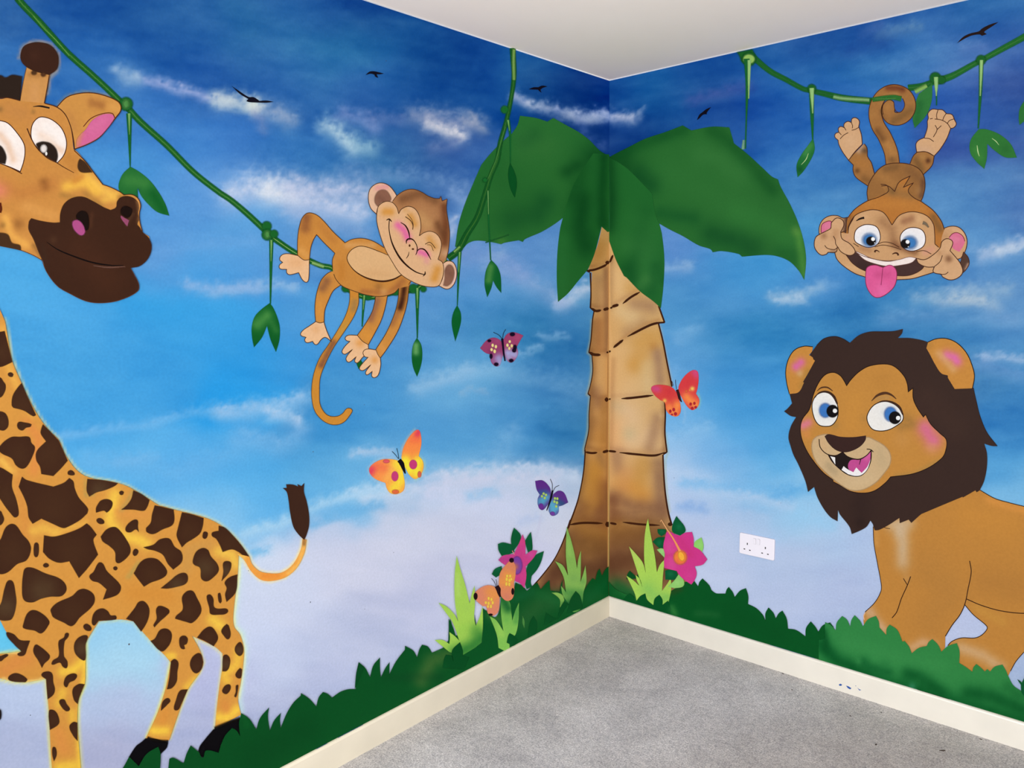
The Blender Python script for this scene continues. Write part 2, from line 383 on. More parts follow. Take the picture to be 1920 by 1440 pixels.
CLOUD_R = [((170,180,205),'I: 1380,880 1540,890',13,.85), ((150,165,195),'I: 1600,880 1630,820',6,.5), ((75,85,155),'R: 60,760 300,700 480,650',14,.4), ((95,135,175),'R: 1480,270 1620,220 1760,200',14,.55), ((85,110,170),'R: 1350,260 1500,180',10,.3),
 ((85,135,190),'Z: 600,700 900,560 1200,540',20,.3), ((110,140,195),'Z: 1300,480 1500,470',12,.4), ((15,60,140),'Z: 200,500 500,420',20,.4), ((50,80,155),'S: 1300,640 1500,660 1850,600',30,.5),
 ((190,205,225),'S: 1700,1410 1920,1340',10,.7), ((160,185,218),'U: 1600,720 1750,680 1900,620',16,.75), ((205,218,232),'U: 1750,690 1900,650',8,.5), ((150,185,215),'U: 30,1020 200,1020 400,950',12,.7), ((185,205,225),'U: 80,1050 260,1050',9,.6),
 ((165,190,212),'U: 1300,1060 1500,1040 1700,1080',16,.75), ((150,182,210),'U: 1100,1030 1600,980 1800,980',16,.6), ((190,205,215),'U: 1400,1050 1600,1060',10,.5), ((120,160,205),'U: 900,1180 1300,1160 1850,1200',18,.35),
 ((165,190,222),'V: 1600,290 1750,270 1920,300',9,.75), ((120,160,210),'V: 1560,330 1920,420',18,.4), ((160,190,220),'Y: 360,1210 520,1200',12,.5), ((120,170,215),'Y: 1500,1340 1620,1330',10,.5), ((150,190,225),'M: 1250,150 1400,60',14,.25),
 ((140,190,230),'M: 1180,380 1300,620',20,.35), ((170,205,235),'M: 1200,900 1440,820',22,.35), ((185,208,235),'M: 1180,1150 1350,1180 1560,1260 P: 900,80 1300,120 1600,190',14,.7), ((120,185,232),'P: 800,20 1300,60 1600,100',12,.6),
 ((135,175,225),'P: 800,200 900,210 950,220',12,.6), ((150,205,240),'P: 1650,240 1900,340',18,.45), ((90,170,225),'P: 1500,100 1920,40',16,.5), ((180,200,230),'P: 1150,270 1300,260 1450,290',10,.3)]

def sky_rgb(wall, x, y):
    S = np.array([[float(v) for v in t.split(',')] for t in (SKY_L if wall == 'L' else SKY_R).split()])
    out = np.zeros((len(x), 3)); sd = 5 if wall == 'L' else 9
    for a in range(0, len(x), 20000):
        X, Y = x[a:a+20000], y[a:a+20000]
        wx = X+(noise(X/75, Y/55, sd)-.5)*70; wy = Y+(noise(X/75, Y/55, sd+40)-.5)*50
        d2 = (wx[:, None]-S[:, 0])**2*.8+(wy[:, None]-S[:, 1])**2*1.5
        W = np.exp(-d2/(2*42**2))+2e-3/(1+d2/60**2)**2
        c = (W@S[:, 2:])/W.sum(1)[:, None]
        Q = np.c_[X, Y]
        n1 = noise(X/26, Y/13, sd+7, 4); n2 = noise(X/9, Y/7, sd+9, 3)
        qx = X+(n1-.5)*26; qy = Y+(n2-.5)*14
        for col, s, rad, st in (CLOUD_L if wall == 'L' else CLOUD_R):
            d = dist_line(np.c_[qx, qy], pts(s)[0])
            t = np.clip(st*np.exp(-1.2*(d/rad)**2)*(.62+.8*n2), 0, 1)
            c = c+(np.array(col)-c)*t[:, None]
        n3 = noise((X+Y*.4)/95, (Y-X*(.16 if wall == 'L' else -.1))/24, sd+20, 4)
        c = c+((n3-.5)*34+(n1-.5)*14+(n2-.5)*9)[:, None]*np.array([1, .85, .55])*np.clip((230-c[:, 2:3])/60+.25, .15, 1)
        out[a:a+20000] = c
    return np.clip(out, 0, 255)

HALO = {'L': [((240,225,140), 'C: 35,0 50,80 90,300 160,470 230,620 300,740 370,830 440,900 490,1010 560,1110 620,1160 700,1190 850,1215 960,1250 1080,1320 1200,1395 D: 1210,435 1300,460 1530,520 1640,570 1740,650 1810,730 1870,820', 4.5, .75),
   ((200,235,225), 'D: 1800,830 1790,960 1760,1250 1765,1340 E: 1820,430 1840,540 1835,650 1815,800 1795,920 1810,1030', 8, .6), ((240,240,170), 'D: 1795,800 1790,960 1752,1250 1757,1340 E: 1802,440 1830,540 1827,650 1807,800 1787,920', 4, .9),
   ((240,230,110), 'E: 640,500 640,700 635,810 590,920 580,1100 590,1250 605,1440', 5, .9), ((240,235,130), 'E: 1282,640 1240,850 1180,1030 1100,1210', 4.5, .9), ((225,230,160), 'E: 1282,640 1150,510 1070,420 1000,340 900,328 740,340 645,500', 4, .6),
   ((240,230,130), 'E: 1440,450 1500,560 1525,650 1500,720 1410,850 1350,1000 1270,1220', 4, .8), ((235,228,150), 'E: 1440,450 1610,530 1665,580 1672,650 1650,800 1625,1000 1610,1140', 4, .8), ((245,235,120), 'E: 0,585 160,565', 5, .8), ((245,235,120), 'E: 0,772 100,792 200,797 345,772 352,870 365,1000 380,1300 388,1440', 5, .8),
   ((205,170,140), 'A: 152,430 175,350 240,318 310,318 380,340 430,400 438,460 425,530 370,580 350,700', 5, .75), ((190,160,110), 'A: 430,790 500,722 600,692 700,690 800,714 880,747 915,790', 3.5, .5),
   ((255,235,170), 'Q: 265,815 290,870 340,920 400,940 500,940 570,900 620,840 660,750 672,680', 4, .9), ((255,235,170), 'Q: 698,700 680,790 620,900 540,970 430,1000 350,985 280,920 230,840', 4, .9),
   ((255,215,190), 'K: 365,1050 300,1040 230,1038 170,1060 120,1110 130,1155 180,1205 245,1230 260,1270 290,1310 340,1315 395,1280 400,1200', 3, .25), ((225,235,140), 'K: 505,1020 540,1060 545,1110 515,1175 475,1200', 3, .3), ((235,190,150), 'K: 370,1010 380,950 420,880 470,822', 3, .4),
   ((200,180,130), 'M: 600,0 588,150 568,245 592,265 598,380 583,480 562,560 583,575 573,700 568,830 538,965 540,1000', 3.5, .5), ((190,190,215), 'N: 940,500 920,600 890,700', 3, .35)],
 'R': [((170,175,130), 'M: 1150,850 1170,990 1150,1050 1150,1150 1162,1300 1182,1440', 3, .4), ((195,170,150), 'M: 1110,40 1170,330 1200,480', 3, .4), ((200,225,120), 'M: 1395,550 1412,600 1400,655', 2.5, .3), ((150,190,225),'M: 1290,650 1300,720 1285,770',2.5,.5)]}

def build_wall(name, wall, length, label):
    dx = .0062
    ns = int(length/dx); nz = int(ROOM_H/dx)
    ss = np.linspace(0, length, ns+1); zz = np.r_[np.linspace(0, ROOM_H-.0045, nz), ROOM_H-.004, ROOM_H]
    nz = len(zz)-1
    Sg, Zg = np.meshgrid(ss, zz); s = Sg.ravel(); z = Zg.ravel(); o = np.zeros_like(s)
    P = np.c_[o, -s, z] if wall == 'L' else np.c_[s, o, z]
    x, y = to_px(P)
    rgb = sky_rgb(wall, x, y)
    Q = np.c_[x, y]
    for col, d, rad, st in HALO[wall]:
        L = pts(d)[0]; lo, hi = L.min(0)-14, L.max(0)+14
        m = (x > lo[0]) & (x < hi[0]) & (y > lo[1]) & (y < hi[1])
        t = st*np.exp(-1.6*(dist_line(Q[m], L)/rad)**2)
        rgb[m] += (np.array(col)-rgb[m])*t[:, None]
    rgb[z > ROOM_H-.0042] = (205, 208, 215)
    C = np.c_[albedo(wall, P, rgb), np.ones(len(P))]
    n = ns+1
    i = (np.arange(nz)[:, None]*n+np.arange(ns)[None, :]).ravel()
    F = np.c_[i, i+1, i+n+1, i+n] if wall == 'R' else np.c_[i+1, i, i+n, i+n+1]
    # the wall's thickness behind the painted face
    k = len(P); t = .12
    bk = np.array([(-t, 0, 0), (-t, -length, 0), (-t, -length, ROOM_H), (-t, 0, ROOM_H)]) if wall == 'L' else np.array([(0, t, 0), (length, t, 0), (length, t, ROOM_H), (0, t, ROOM_H)])
    P = np.r_[P, bk]; C = np.r_[C, np.full((4, 4), .6)]
    me = bpy.data.meshes.new(name)
    c = [0, ns, nz*n+ns, nz*n]
    extra = [(k, k+1, k+2, k+3), (c[1], k+1, k+2, c[2]), (c[3], c[2], k+2, k+3), (c[0], k, k+3, c[3]), (c[0], c[1], k+1, k)]
    allf = np.r_[F, np.array(extra)]
    me.vertices.add(len(P)); me.vertices.foreach_set('co', P.astype(np.float32).ravel())
    me.loops.add(allf.size); me.loops.foreach_set('vertex_index', allf.astype(np.int32).ravel())
    me.polygons.add(len(allf)); me.polygons.foreach_set('loop_start', np.arange(0, allf.size, 4, dtype=np.int32))
    me.update(calc_edges=True); me.validate()
    at = me.attributes.new('paint', 'FLOAT_COLOR', 'POINT'); at.data.foreach_set('color', C.astype(np.float32).ravel())
    me.materials.append(PAINT)
    ob = bpy.data.objects.new(name, me); COL.objects.link(ob); ob['kind'] = 'structure'; ob['label'] = label
    return ob
WL = build_wall('wall_left', 'L', 3.7, 'left wall painted as blue sky with soft clouds fading to pale lavender')
WR = build_wall('wall_right', 'R', 3.3, 'right wall painted as deep blue sky with wispy clouds above pale lavender')

def box(x0, x1, y0, y1, z0, z1):
    V = [(x, y, z) for x in (x0, x1) for y in (y0, y1) for z in (z0, z1)]
    return V, [(0, 1, 3, 2), (4, 6, 7, 5), (0, 4, 5, 1), (2, 3, 7, 6), (0, 2, 6, 4), (1, 5, 7, 3)]

# ceiling: off-white emulsion with faint roller marks
m, nt, b = mat('ceiling_emulsion', .85, .1)
g = nt.nodes.new('ShaderNodeNewGeometry'); n = nt.nodes.new('ShaderNodeTexNoise'); n.inputs['Scale'].default_value = 2.2; n.inputs['Detail'].default_value = 4
nt.links.new(g.outputs['Position'], n.inputs['Vector'])
cr = nt.nodes.new('ShaderNodeValToRGB'); cr.color_ramp.elements[0].position = .3; cr.color_ramp.elements[1].position = .75
cr.color_ramp.elements[0].color = (*CEIL_A, 1); cr.color_ramp.elements[1].color = (*CEIL_B, 1)
nt.links.new(n.outputs['Fac'], cr.inputs[0]); nt.links.new(cr.outputs[0], b.inputs['Base Color'])
n2 = nt.nodes.new('ShaderNodeTexNoise'); n2.inputs['Scale'].default_value = 180; nt.links.new(g.outputs['Position'], n2.inputs['Vector'])
bp = nt.nodes.new('ShaderNodeBump'); bp.inputs['Strength'].default_value = .15; bp.inputs['Distance'].default_value = .001
nt.links.new(n2.outputs['Fac'], bp.inputs['Height']); nt.links.new(bp.outputs[0], b.inputs['Normal'])
V, F = box(-.12, 3.3, -3.7, .12, ROOM_H, ROOM_H+.1)
o = mesh_obj('ceiling', V, F, m); o['kind'] = 'structure'; o['label'] = 'plain off-white painted ceiling'

# carpet: short grey twist pile
m, nt, b = mat('grey_carpet', .95, .05)
g = nt.nodes.new('ShaderNodeNewGeometry')
def nz_(scale, detail, rough=.6, dist=0):
    q = nt.nodes.new('ShaderNodeTexNoise'); q.inputs['Scale'].default_value = scale; q.inputs['Detail'].default_value = detail
    q.inputs['Roughness'].default_value = rough; q.inputs['Distortion'].default_value = dist
    nt.links.new(g.outputs['Position'], q.inputs['Vector']); return q
big = nz_(3.2, 5, .6, .6); fine = nz_(190, 6, .8); midn = nz_(62, 5, .75, .3)
def ramp(src, p0, p1, c0, c1):
    r = nt.nodes.new('ShaderNodeValToRGB'); r.color_ramp.elements[0].position = p0; r.color_ramp.elements[1].position = p1
    r.color_ramp.elements[0].color = (*c0, 1); r.color_ramp.elements[1].color = (*c1, 1); nt.links.new(src, r.inputs[0]); return r
r1 = ramp(big.outputs['Fac'], .35, .68, CARPET_A, CARPET_B)
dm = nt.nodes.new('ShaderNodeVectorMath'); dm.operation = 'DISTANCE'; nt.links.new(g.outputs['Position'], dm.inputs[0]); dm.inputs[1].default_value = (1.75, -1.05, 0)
shade_fac = nt.nodes.new('ShaderNodeMapRange'); shade_fac.interpolation_type = 'SMOOTHSTEP'; shade_fac.inputs['From Min'].default_value = .25; shade_fac.inputs['From Max'].default_value = 1.35; shade_fac.inputs['To Min'].default_value = 1; shade_fac.inputs['To Max'].default_value = 0
nt.links.new(dm.outputs['Value'], shade_fac.inputs['Value'])
shade_mix = nt.nodes.new('ShaderNodeMix'); shade_mix.data_type = 'RGBA'; nt.links.new(shade_fac.outputs[0], shade_mix.inputs[0]); nt.links.new(r1.outputs[0], shade_mix.inputs[6]); shade_mix.inputs[7].default_value = (*CARPET_SHADE, 1)  # soft round patch of dimmer, browner light painted into the carpet colour
r2 = ramp(fine.outputs['Fac'], .34, .66, (.40, .40, .41), (1.42, 1.42, 1.41))
r3 = ramp(midn.outputs['Fac'], .32, .6, (.74, .75, .77), (1.08, 1.08, 1.07))
def mul(a, c):
    q = nt.nodes.new('ShaderNodeVectorMath'); q.operation = 'MULTIPLY'; nt.links.new(a, q.inputs[0]); nt.links.new(c, q.inputs[1]); return q
blo = nz_(8.5, 6, .65, .8); r4 = ramp(blo.outputs['Fac'], .36, .58, (.88, .88, .89), (1.02, 1.02, 1.02))
q = mul(mul(mul(shade_mix.outputs[2], r4.outputs[0]).outputs[0], r2.outputs[0]).outputs[0], r3.outputs[0]); nt.links.new(q.outputs[0], b.inputs['Base Color'])
bp = nt.nodes.new('ShaderNodeBump'); bp.inputs['Strength'].default_value = .7; bp.inputs['Distance'].default_value = .004
nt.links.new(fine.outputs['Fac'], bp.inputs['Height']); nt.links.new(bp.outputs[0], b.inputs['Normal'])
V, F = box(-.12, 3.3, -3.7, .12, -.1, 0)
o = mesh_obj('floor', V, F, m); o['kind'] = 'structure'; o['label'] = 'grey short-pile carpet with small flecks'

# baseboards: extruded profile with an eased top edge, mitred in the corner
BT, BH = .016, .0933
def gloss(name, c):
    m, nt, b = mat(name, .38, .4)
    g = nt.nodes.new('ShaderNodeNewGeometry'); n = nt.nodes.new('ShaderNodeTexNoise'); n.inputs['Scale'].default_value = 9; n.inputs['Detail'].default_value = 6
    nt.links.new(g.outputs['Position'], n.inputs['Vector'])
    cr = nt.nodes.new('ShaderNodeValToRGB'); cr.color_ramp.elements[0].position = .25; cr.color_ramp.elements[1].position = .7
    cr.color_ramp.elements[0].color = (*(np.array(c)*.93), 1); cr.color_ramp.elements[1].color = (*c, 1)
    nt.links.new(n.outputs['Fac'], cr.inputs[0]); nt.links.new(cr.outputs[0], b.inputs['Base Color'])
    return m
prof = [(0, 0), (BT, 0), (BT, BH-.007), (BT-.0015, BH-.003), (BT-.005, BH-.0005), (BT-.008, BH), (0, BH)]
for nm, wall, ln, c, lb in (('baseboard_left', 'L', 3.7, BASE_L, 'cream gloss baseboard along the left wall'), ('baseboard_right', 'R', 3.3, BASE_R, 'cream white gloss baseboard along the right wall')):
    V = []
    for d, z in prof: V.append((d, -d, z))
    for d, z in prof: V.append((d, -ln, z) if wall == 'L' else (ln, -d, z))
    k = len(prof); F = [(i, (i+1) % k, k+(i+1) % k, k+i) for i in range(k)]+[tuple(range(k))[::-1], tuple(range(k, 2*k))]
    if wall == 'R': F = [f[::-1] for f in F]
    o = mesh_obj(nm, V, F, gloss(nm+'_paint', c)); o['kind'] = 'structure'; o['label'] = lb
    if wall == 'R': BR = o
    else: BL = o

# ---------------------------------------------------------------- palm tree in the corner
PALM = Fig('painted_palm_tree', 'painted palm tree filling the corner, ringed tan trunk under four broad green leaves', 'painted tree', 'L', (1141, 1100), .0001)
TRUNK_L = 'J: 1315,495! 1280,640 1235,760 1210,825! 1200,828! 1240,845! 1232,1000 1228,1110! 1255,1135! M: 604,0 592,150 576,245! 598,265! 606,380 590,480 570,550! 590,570! 578,700 575,830 545,968! 548,1000 535,1150 500,1330 465,1440 N: 1150,570 1095,720 1040,830 960,940 870,1045! 850,1150! 1452,1200!'
TRUNK_R = 'J: 1300,400! 1400,600 1510,850 1640,980 1742,1090! 1785,1220! 1735,1222! M: 1130,150 1165,330 1200,500! 1150,600! 1150,700 1147,850 1162,992! 1135,1008! 1138,1150 1150,1300 1172,1440 P: 718,330! 790,560 830,760 800,1000! 100,880!'
tl = PALM.part('trunk')
tl.fill(TRUNK_L+' J: 1500,1100! 1500,400!', (196,148,88), clip=True, grid=4, air=[
 ((140,92,52),'J: 1230,800 1300,785 1350,760',5,.6), ((140,92,55),'J: 1240,1090 1300,1105 1350,1095',5,.6), ((140,92,52),'M: 590,225 650,240 710,225',5,.6), ((138,90,50),'M: 590,555 650,585 715,575',6,.6), ((135,88,48),'M: 560,950 640,972 715,960',6,.6), ((118,76,42),'N: 1170,535 1300,540 1440,545',6,.5), ((170,115,50),'J: 1290,640 1290,760',20,0.59), ((215,175,115),'J: 1330,800 1320,1000',20,0.42), ((150,115,80),'J: 1290,900 1290,1100',16.25,0.51), ((205,160,105),'J: 1330,1000 1340,1100',12.5,0.59),
 ((120,85,60),'J: 1345,820 1350,1100 M: 712,0 716,250',8.75,0.59), ((150,100,60),'M: 650,20 645,240',13.75,0.59), ((175,120,60),'M: 620,250 612,360',12.5,0.51), ((205,165,110),'M: 660,300 660,500',20,0.59), ((145,105,75),'M: 620,540 650,620',16.25,0.64),
 ((150,105,60),'M: 610,760 600,880',15,0.59), ((190,135,65),'M: 650,880 690,960',22.5,0.59), ((180,125,50),'M: 600,1100 570,1350 560,1440',25,0.64), ((130,95,60),'M: 660,1020 690,1100',12.5,0.51), ((190,135,55),'M: 640,1150 650,1350',22.5,0.68),
 ((120,75,45),'M: 715,1250 690,1400 N: 1400,470 1440,560',25,0.72), ((120,78,50),'M: 520,1420 N: 1200,500 1300,540 1400,540',25,0.68), ((150,100,40),'N: 1230,620 1350,660 1440,640',30,0.59), ((105,68,45),'N: 1150,680 1050,900 1000,1010',27.5,0.72),
 ((120,80,38),'N: 1200,800 1400,750',32.5,0.51), ((98,62,42),'N: 1000,1050 1400,950 1450,850',37.5,0.72), ((30,85,40),'N: 1080,1180 1300,1080 1460,1040',27.5,0.68), ((95,60,35),'M: 722,600 722,1440',5,0.38), ((128,88,50),'M: 600,20 585,220 600,400 588,560 578,800 555,950 530,1200 500,1350',10,.55), ((150,105,52),'M: 690,620 690,900',12,.5), ((112,74,40),'N: 1180,720 1300,720 1440,760',26,.65), ((92,58,38),'N: 1050,930 1200,900 1440,900',28,.85), ((22,84,38),'N: 1000,1120 1200,1100 1460,1070',16,.8)])
tr = PALM.part('trunk', wall='R')
tr.fill(TRUNK_R, (212,168,108), clip=True, grid=4, air=[((160,110,68),'J: 1390,745 1380,770',4,.5), ((165,112,68),'J: 1400,1085 1500,1020 1590,965',5,.5), ((165,112,66),'M: 770,190 880,100 1000,30 1100,0',5,.5), ((170,118,72),'M: 740,570 900,562 1060,540',5,.45), ((160,110,70),'M: 740,962 900,985 1060,995 1140,970',6,.55), ((120,80,50),'N: 1470,535 1650,540 1830,555',6,.5), 
 ((225,185,130),'J: 1420,850 1450,950',27.5,0.68), ((205,155,85),'J: 1520,960 1580,990',15,0.59), ((150,115,80),'J: 1380,760 1370,1000 1370,1100',10,0.42), ((160,120,88),'J: 1560,1080 1680,1100',20,0.64), ((222,190,140),'J: 1450,1130 1550,1190',22.5,0.59),
 ((165,125,90),'J: 1500,1290 1620,1220',15,0.42), ((205,150,75),'J: 1600,1380 1740,1330 M: 1000,130 950,300',27.5,0.64), ((222,180,125),'M: 800,250 780,500 900,480',30,0.59), ((190,130,60),'M: 1060,200',11.25,0.59), ((205,150,75),'M: 920,340',20,0.68), ((150,112,90),'M: 1090,250 1100,330 1110,450',15,0.64),
 ((215,185,135),'M: 1010,350 1020,520',17.5,0.51), ((180,165,125),'M: 760,640 820,660',15,0.51), ((225,190,150),'M: 860,700 900,900 1000,900',45,0.64), ((228,175,120),'M: 770,820 780,950',22.5,0.51), ((165,125,92),'M: 1090,740 1060,880 1030,960',16.25,0.72), ((235,195,140),'M: 1130,720',7.5,0.51), ((185,175,135),'M: 880,850',17.5,0.42),
 ((150,112,85),'M: 790,1020 800,1110',18.75,0.64), ((210,165,110),'M: 900,1060 880,1150',22.5,0.51), ((190,140,70),'M: 990,1080 940,1230',27.5,0.72), ((205,140,60),'M: 850,1250 980,1330',30,0.68), ((200,145,95),'M: 850,1150 830,1260',20,0.42), ((135,98,75),'M: 1100,1080 1110,1250 1120,1420',18.75,0.72),
 ((130,90,65),'M: 760,1340 900,1400 1100,1420 N: 1500,500 1700,520 1850,500',22.5,0.72), ((125,80,52),'N: 1480,400 1480,540',17.5,0.68), ((150,100,38),'N: 1520,620 1640,660 1700,640',30,0.64), ((120,80,40),'P: 300,450 450,420 600,400',32.5,0.59), ((112,72,48),'P: 260,600 400,560 680,500 720,700',42.5,0.72),
 ((105,66,45),'P: 280,700 400,740 680,730',32.5,0.72), ((20,85,40),'P: 255,860 300,800 400,860 460,900',27.5,0.81), ((60,110,60),'P: 430,870 380,860',17.5,0.42), ((238,190,130),'M: 732,100 728,900',3.75,0.38), ((132,92,60),'M: 1130,60 1170,330 1190,480 1140,640 1145,980 1140,1200 1160,1400',6,.5), ((122,82,46),'P: 300,440 480,430 640,430',26,.6), ((98,62,40),'P: 270,620 450,600 640,600',32,.85), ((150,104,66),'M: 740,960 760,300 740,620',7,.3), ((20,86,40),'P: 255,850 320,830 420,880',15,.8)])
INK = (62,30,14)
tr.line('J: 1740,1095! 1785,1220!', INK, 3.2).line('J: 1785,1218! 1735,1222!', INK, 3.2).line('J: 1738,1225 M: 1130,150 1165,330 1200,500', INK, 3.0).line('M: 1145,605 1150,700 1147,850 1162,992', INK, 3.0)
tr.line('M: 1162,990! 1135,1008', INK, 3).line('M: 1132,1010 1138,1150 1150,1300 1172,1440 P: 716,330', INK, [3,3.2,3.5]).blob('P: 706,332', 4.5, 3.5, INK)
for d, wd in (('J: 1470,1078 1530,1030 1600,990', 3), ('J: 1390,1100 1440,1085', 4), ('J: 1372,770 1398,712', 3), ('M: 722,240 742,232', 3), ('M: 760,208 835,148', 3.4), ('M: 865,125 1000,55 1060,30 1140,14', 3.2), ('M: 725,597 740,590', 2.5),
               ('M: 820,590 900,584 1060,565', 3.2), ('M: 722,982 782,988', 3), ('M: 806,994 940,1008 1070,1016 1150,992', 3), ('N: 1455,562 1505,572', 3), ('N: 1550,556 1680,572 1830,580', 2.8), ('J: 1375,1112 1395,1104', 3)):
    tr.line(d, INK, wd*1.35, taper=.25, soft=.8)
tl.line('J: 1200,828 1225,840', INK, 4).line('J: 1228,845 1232,1000 1228,1110', INK, [3.4,2.4,3]).line('J: 1228,1108! 1258,1133', INK, 3).line('J: 1255,1135 M: 604,0 592,150 576,245', INK, 2.2).line('M: 576,240! 600,262', INK, 3).line('M: 600,262 606,380 590,480 570,550', INK, 1.8)
tl.line('M: 568,550! 590,572', INK, 2.4).line('M: 588,575 578,700 575,830 545,968', INK, 1.8).line('M: 546,970 548,1000 535,1150 500,1330 465,1440 N: 1150,570', INK, [2.6,2.2,3]).line('N: 1160,540 1140,600', INK, 4).line('N: 1145,585 1095,720 1040,830 960,940 870,1045', INK, [2.6,2,2.4])
for d, wd in (('J: 1200,830 1260,822 1330,795 1360,775', 3), ('J: 1235,1112 1270,1132 1310,1126', 3.4), ('J: 1325,1124 1366,1112', 4), ('M: 580,240 610,258 665,262', 3.8), ('M: 708,245 724,240', 3), ('M: 695,597 724,597', 6), ('M: 550,990 600,998 640,994', 3), ('M: 680,992 724,980', 3.6), ('N: 1150,576 1250,562 1400,565', 3), ('N: 1420,574 1453,572', 7), ('J: 1340,770 1372,768', 4.5)):
    tl.line(d, INK, wd*1.35, taper=.2, soft=.8)
tl.done(); tr.done()
G1, G2, G3 = (24,84,38), (40,104,44), (8,62,24)
lf = PALM.part('leaf')
lf.fill('I: 1372,1172! 1300,1130 1220,1050 1140,990 1050,940 950,885! 905,912! 820,885 700,868! 680,940 640,1000! 560,1070 480,1150 410,1235! 360,1350 J: 290,320 240,480 213,650! 270,660 310,625 370,605 480,615 560,632! 580,622 690,602! 722,615! 735,595 860,540 960,480 1040,420! 1200,330! 1400,300!', G2, clip=True, grid=4.5, soft=1, air=[
 ((28,98,42),'J: 260,600 330,330 420,100 I: 600,1100 700,950',24,0.45), (G3,'I: 1380,1220 1280,1190',45,0.71), (G1,'I: 740,1060 800,1020',21,0.52), (G3,'I: 1050,1290 1120,1250',18,0.52), ((16,74,34),'J: 880,320 820,400 640,440',30,0.60), ((52,118,56),'J: 400,500 330,560',24,0.38), ((30,92,38),'J: 560,100 700,300 560,450',45,0.45), ((62,118,55),'I: 700,1000 720,1100 900,1100',36,0.26), ((90,140,50),'J: 560,612',12,0.38), (G3,'J: 1150,200 1100,400',24,0.45)])
lf.line('J: 440,620 620,560',(30,95,42),2,soft=2); lf.done()
lf2 = PALM.part('leaf')
lf2.fill('J: 1022,430! 1000,520 980,700 976,900 985,1065! 1060,1000 1130,915 1185,850! 1212,815 1260,700 1312,500! 1356,540! 1400,530! 1400,-40! 1250,-50! 1120,150 1060,300', (32,98,40), clip=True, grid=4, air=[
 (G3,'J: 1180,300 1150,500 1190,640',24,0.68), (G3,'J: 1330,-20 1310,300 1320,480',15,0.71), ((18,78,32),'J: 1200,700 1240,600',18,0.45), ((40,108,48),'J: 1010,600 1010,1000',18,0.52), ((14,70,28),'J: 1140,60 1100,260',30,0.52), ((28,92,40),'J: 1260,60 1260,400',15,0.45)])
lf2.done()
lf3 = PALM.part('leaf', wall='R')
lf3.fill('I: 1300,1140! 1375,1175! 1440,1140 Y: 80,300 200,240 350,190 480,140! 545,178! 700,150 830,155! 865,275! 960,350 1080,460 1150,525 1195,545! 1215,600 1290,740 1350,880 1390,1020 1406,1150 1392,1300! 1350,1230 1280,1160 1190,1122 1100,1112 925,1125! 900,1105 770,1083 705,1092! 690,1070 600,1040 480,970 380,920 303,876! 200,900! 0,700! -80,400!', G2, clip=True, grid=4.5, soft=1, air=[
 (G3,'Y: -70,360 -20,440',51,0.71), ((10,68,30),'Y: 150,520 240,580',27,0.64), ((14,76,30),'Y: 20,360 120,290 480,170',18,0.64), ((16,78,30),'Y: 700,170 820,260 1000,440 1150,620',19.5,0.60), ((58,122,58),'Y: 620,360 760,400 900,520',30,0.45), ((50,115,52),'Y: 400,500 600,600 900,760',45,0.41),
 ((12,72,32),'Y: 700,960 900,1010 1000,1060',30,0.60), ((14,78,34),'Y: 320,800 560,840',19.5,0.52), ((20,86,36),'Y: 1220,1090 1320,1120',21,0.52), ((52,125,55),'Y: 900,800 1180,900 1250,980',30,0.38), ((90,150,60),'Y: 1350,960 1370,1100 1390,1250',10.5,0.52), ((120,160,70),'Y: 1330,930',12,0.38)])
lf3.done()
lf4 = PALM.part('leaf', wall='R')
lf4.fill('J: 1340,-40! 1340,560! 1365,600 1375,625 1420,750 1480,870! 1500,882! 1600,985 1700,1060 1757,1112! 1775,950 1783,750 1765,560 1745,478! 1720,420 1690,250! 1500,60', (32,100,42), clip=True, grid=4, soft=1, air=[
 (G3,'J: 1362,0 1380,300 1360,500',18,0.68), ((12,74,30),'J: 1640,400 1600,620 1560,760',24,0.41), ((10,72,30),'J: 1520,830 1570,960',24,0.60), ((60,125,60),'J: 1520,640 1620,640 1680,900',33,0.38), ((16,80,34),'J: 1760,900 1720,800 1690,980',18,0.45), ((50,118,52),'J: 1600,450 1690,500',36,0.34), ((85,140,70),'J: 1600,940 1640,900',15,0.30)])
lf4.done()
#hub = PALM.part('leaf'); hub.fill('J: 1300,-60! 1400,-60! 1400,60! 1350,160 1290,60', (6,56,22), clip=True, grid=3, soft=5); hub.done()

# ---------------------------------------------------------------- giraffe
GI = (78,40,20)
GF = Fig('painted_giraffe', 'large painted cartoon giraffe with brown patches and a curled tufted tail', 'painted giraffe', 'L', (180, 1300), .0022)
bd = GF.part('body')
BODY = 'C: 33,0 50,80 90,300 160,470 230,620 300,740 370,830 440,900 490,1010 560,1110 620,1160 700,1190 850,1215 960,1250 1080,1320 1200,1395 D: 1210,435 1300,460 1530,520 1640,570 1740,650 1810,730 1868,820! 1790,800! 1782,960 1750,1250 1757,1340 E: 1800,440 1828,540 1825,650 1805,800 1785,920 1808,1040! 1700,1100 1612,1150! 1625,1000 1650,800 1672,650 1668,580! 1610,530 1440,450! 1500,560 1525,650 1500,720 1410,850 1350,1000 1270,1230! 1180,1260 1095,1215! 1180,1030 1240,850 1282,650! 1240,600! 1150,510 1070,420 1000,340! 900,326 740,340! 690,420 642,500! 640,700 635,810 590,920 580,1100 590,1250 605,1440 620,1700! 420,1700! 390,1440 380,1300 365,1000 352,870 345,770! 200,797 100,792 0,768! -120,760 -160,900! -400,900! -400,600! 0,585! 160,565! 60,440 0,330 -60,200! -300,-200! C: -300,900! -260,300! -60,-200!'
Yh = (250,205,70)
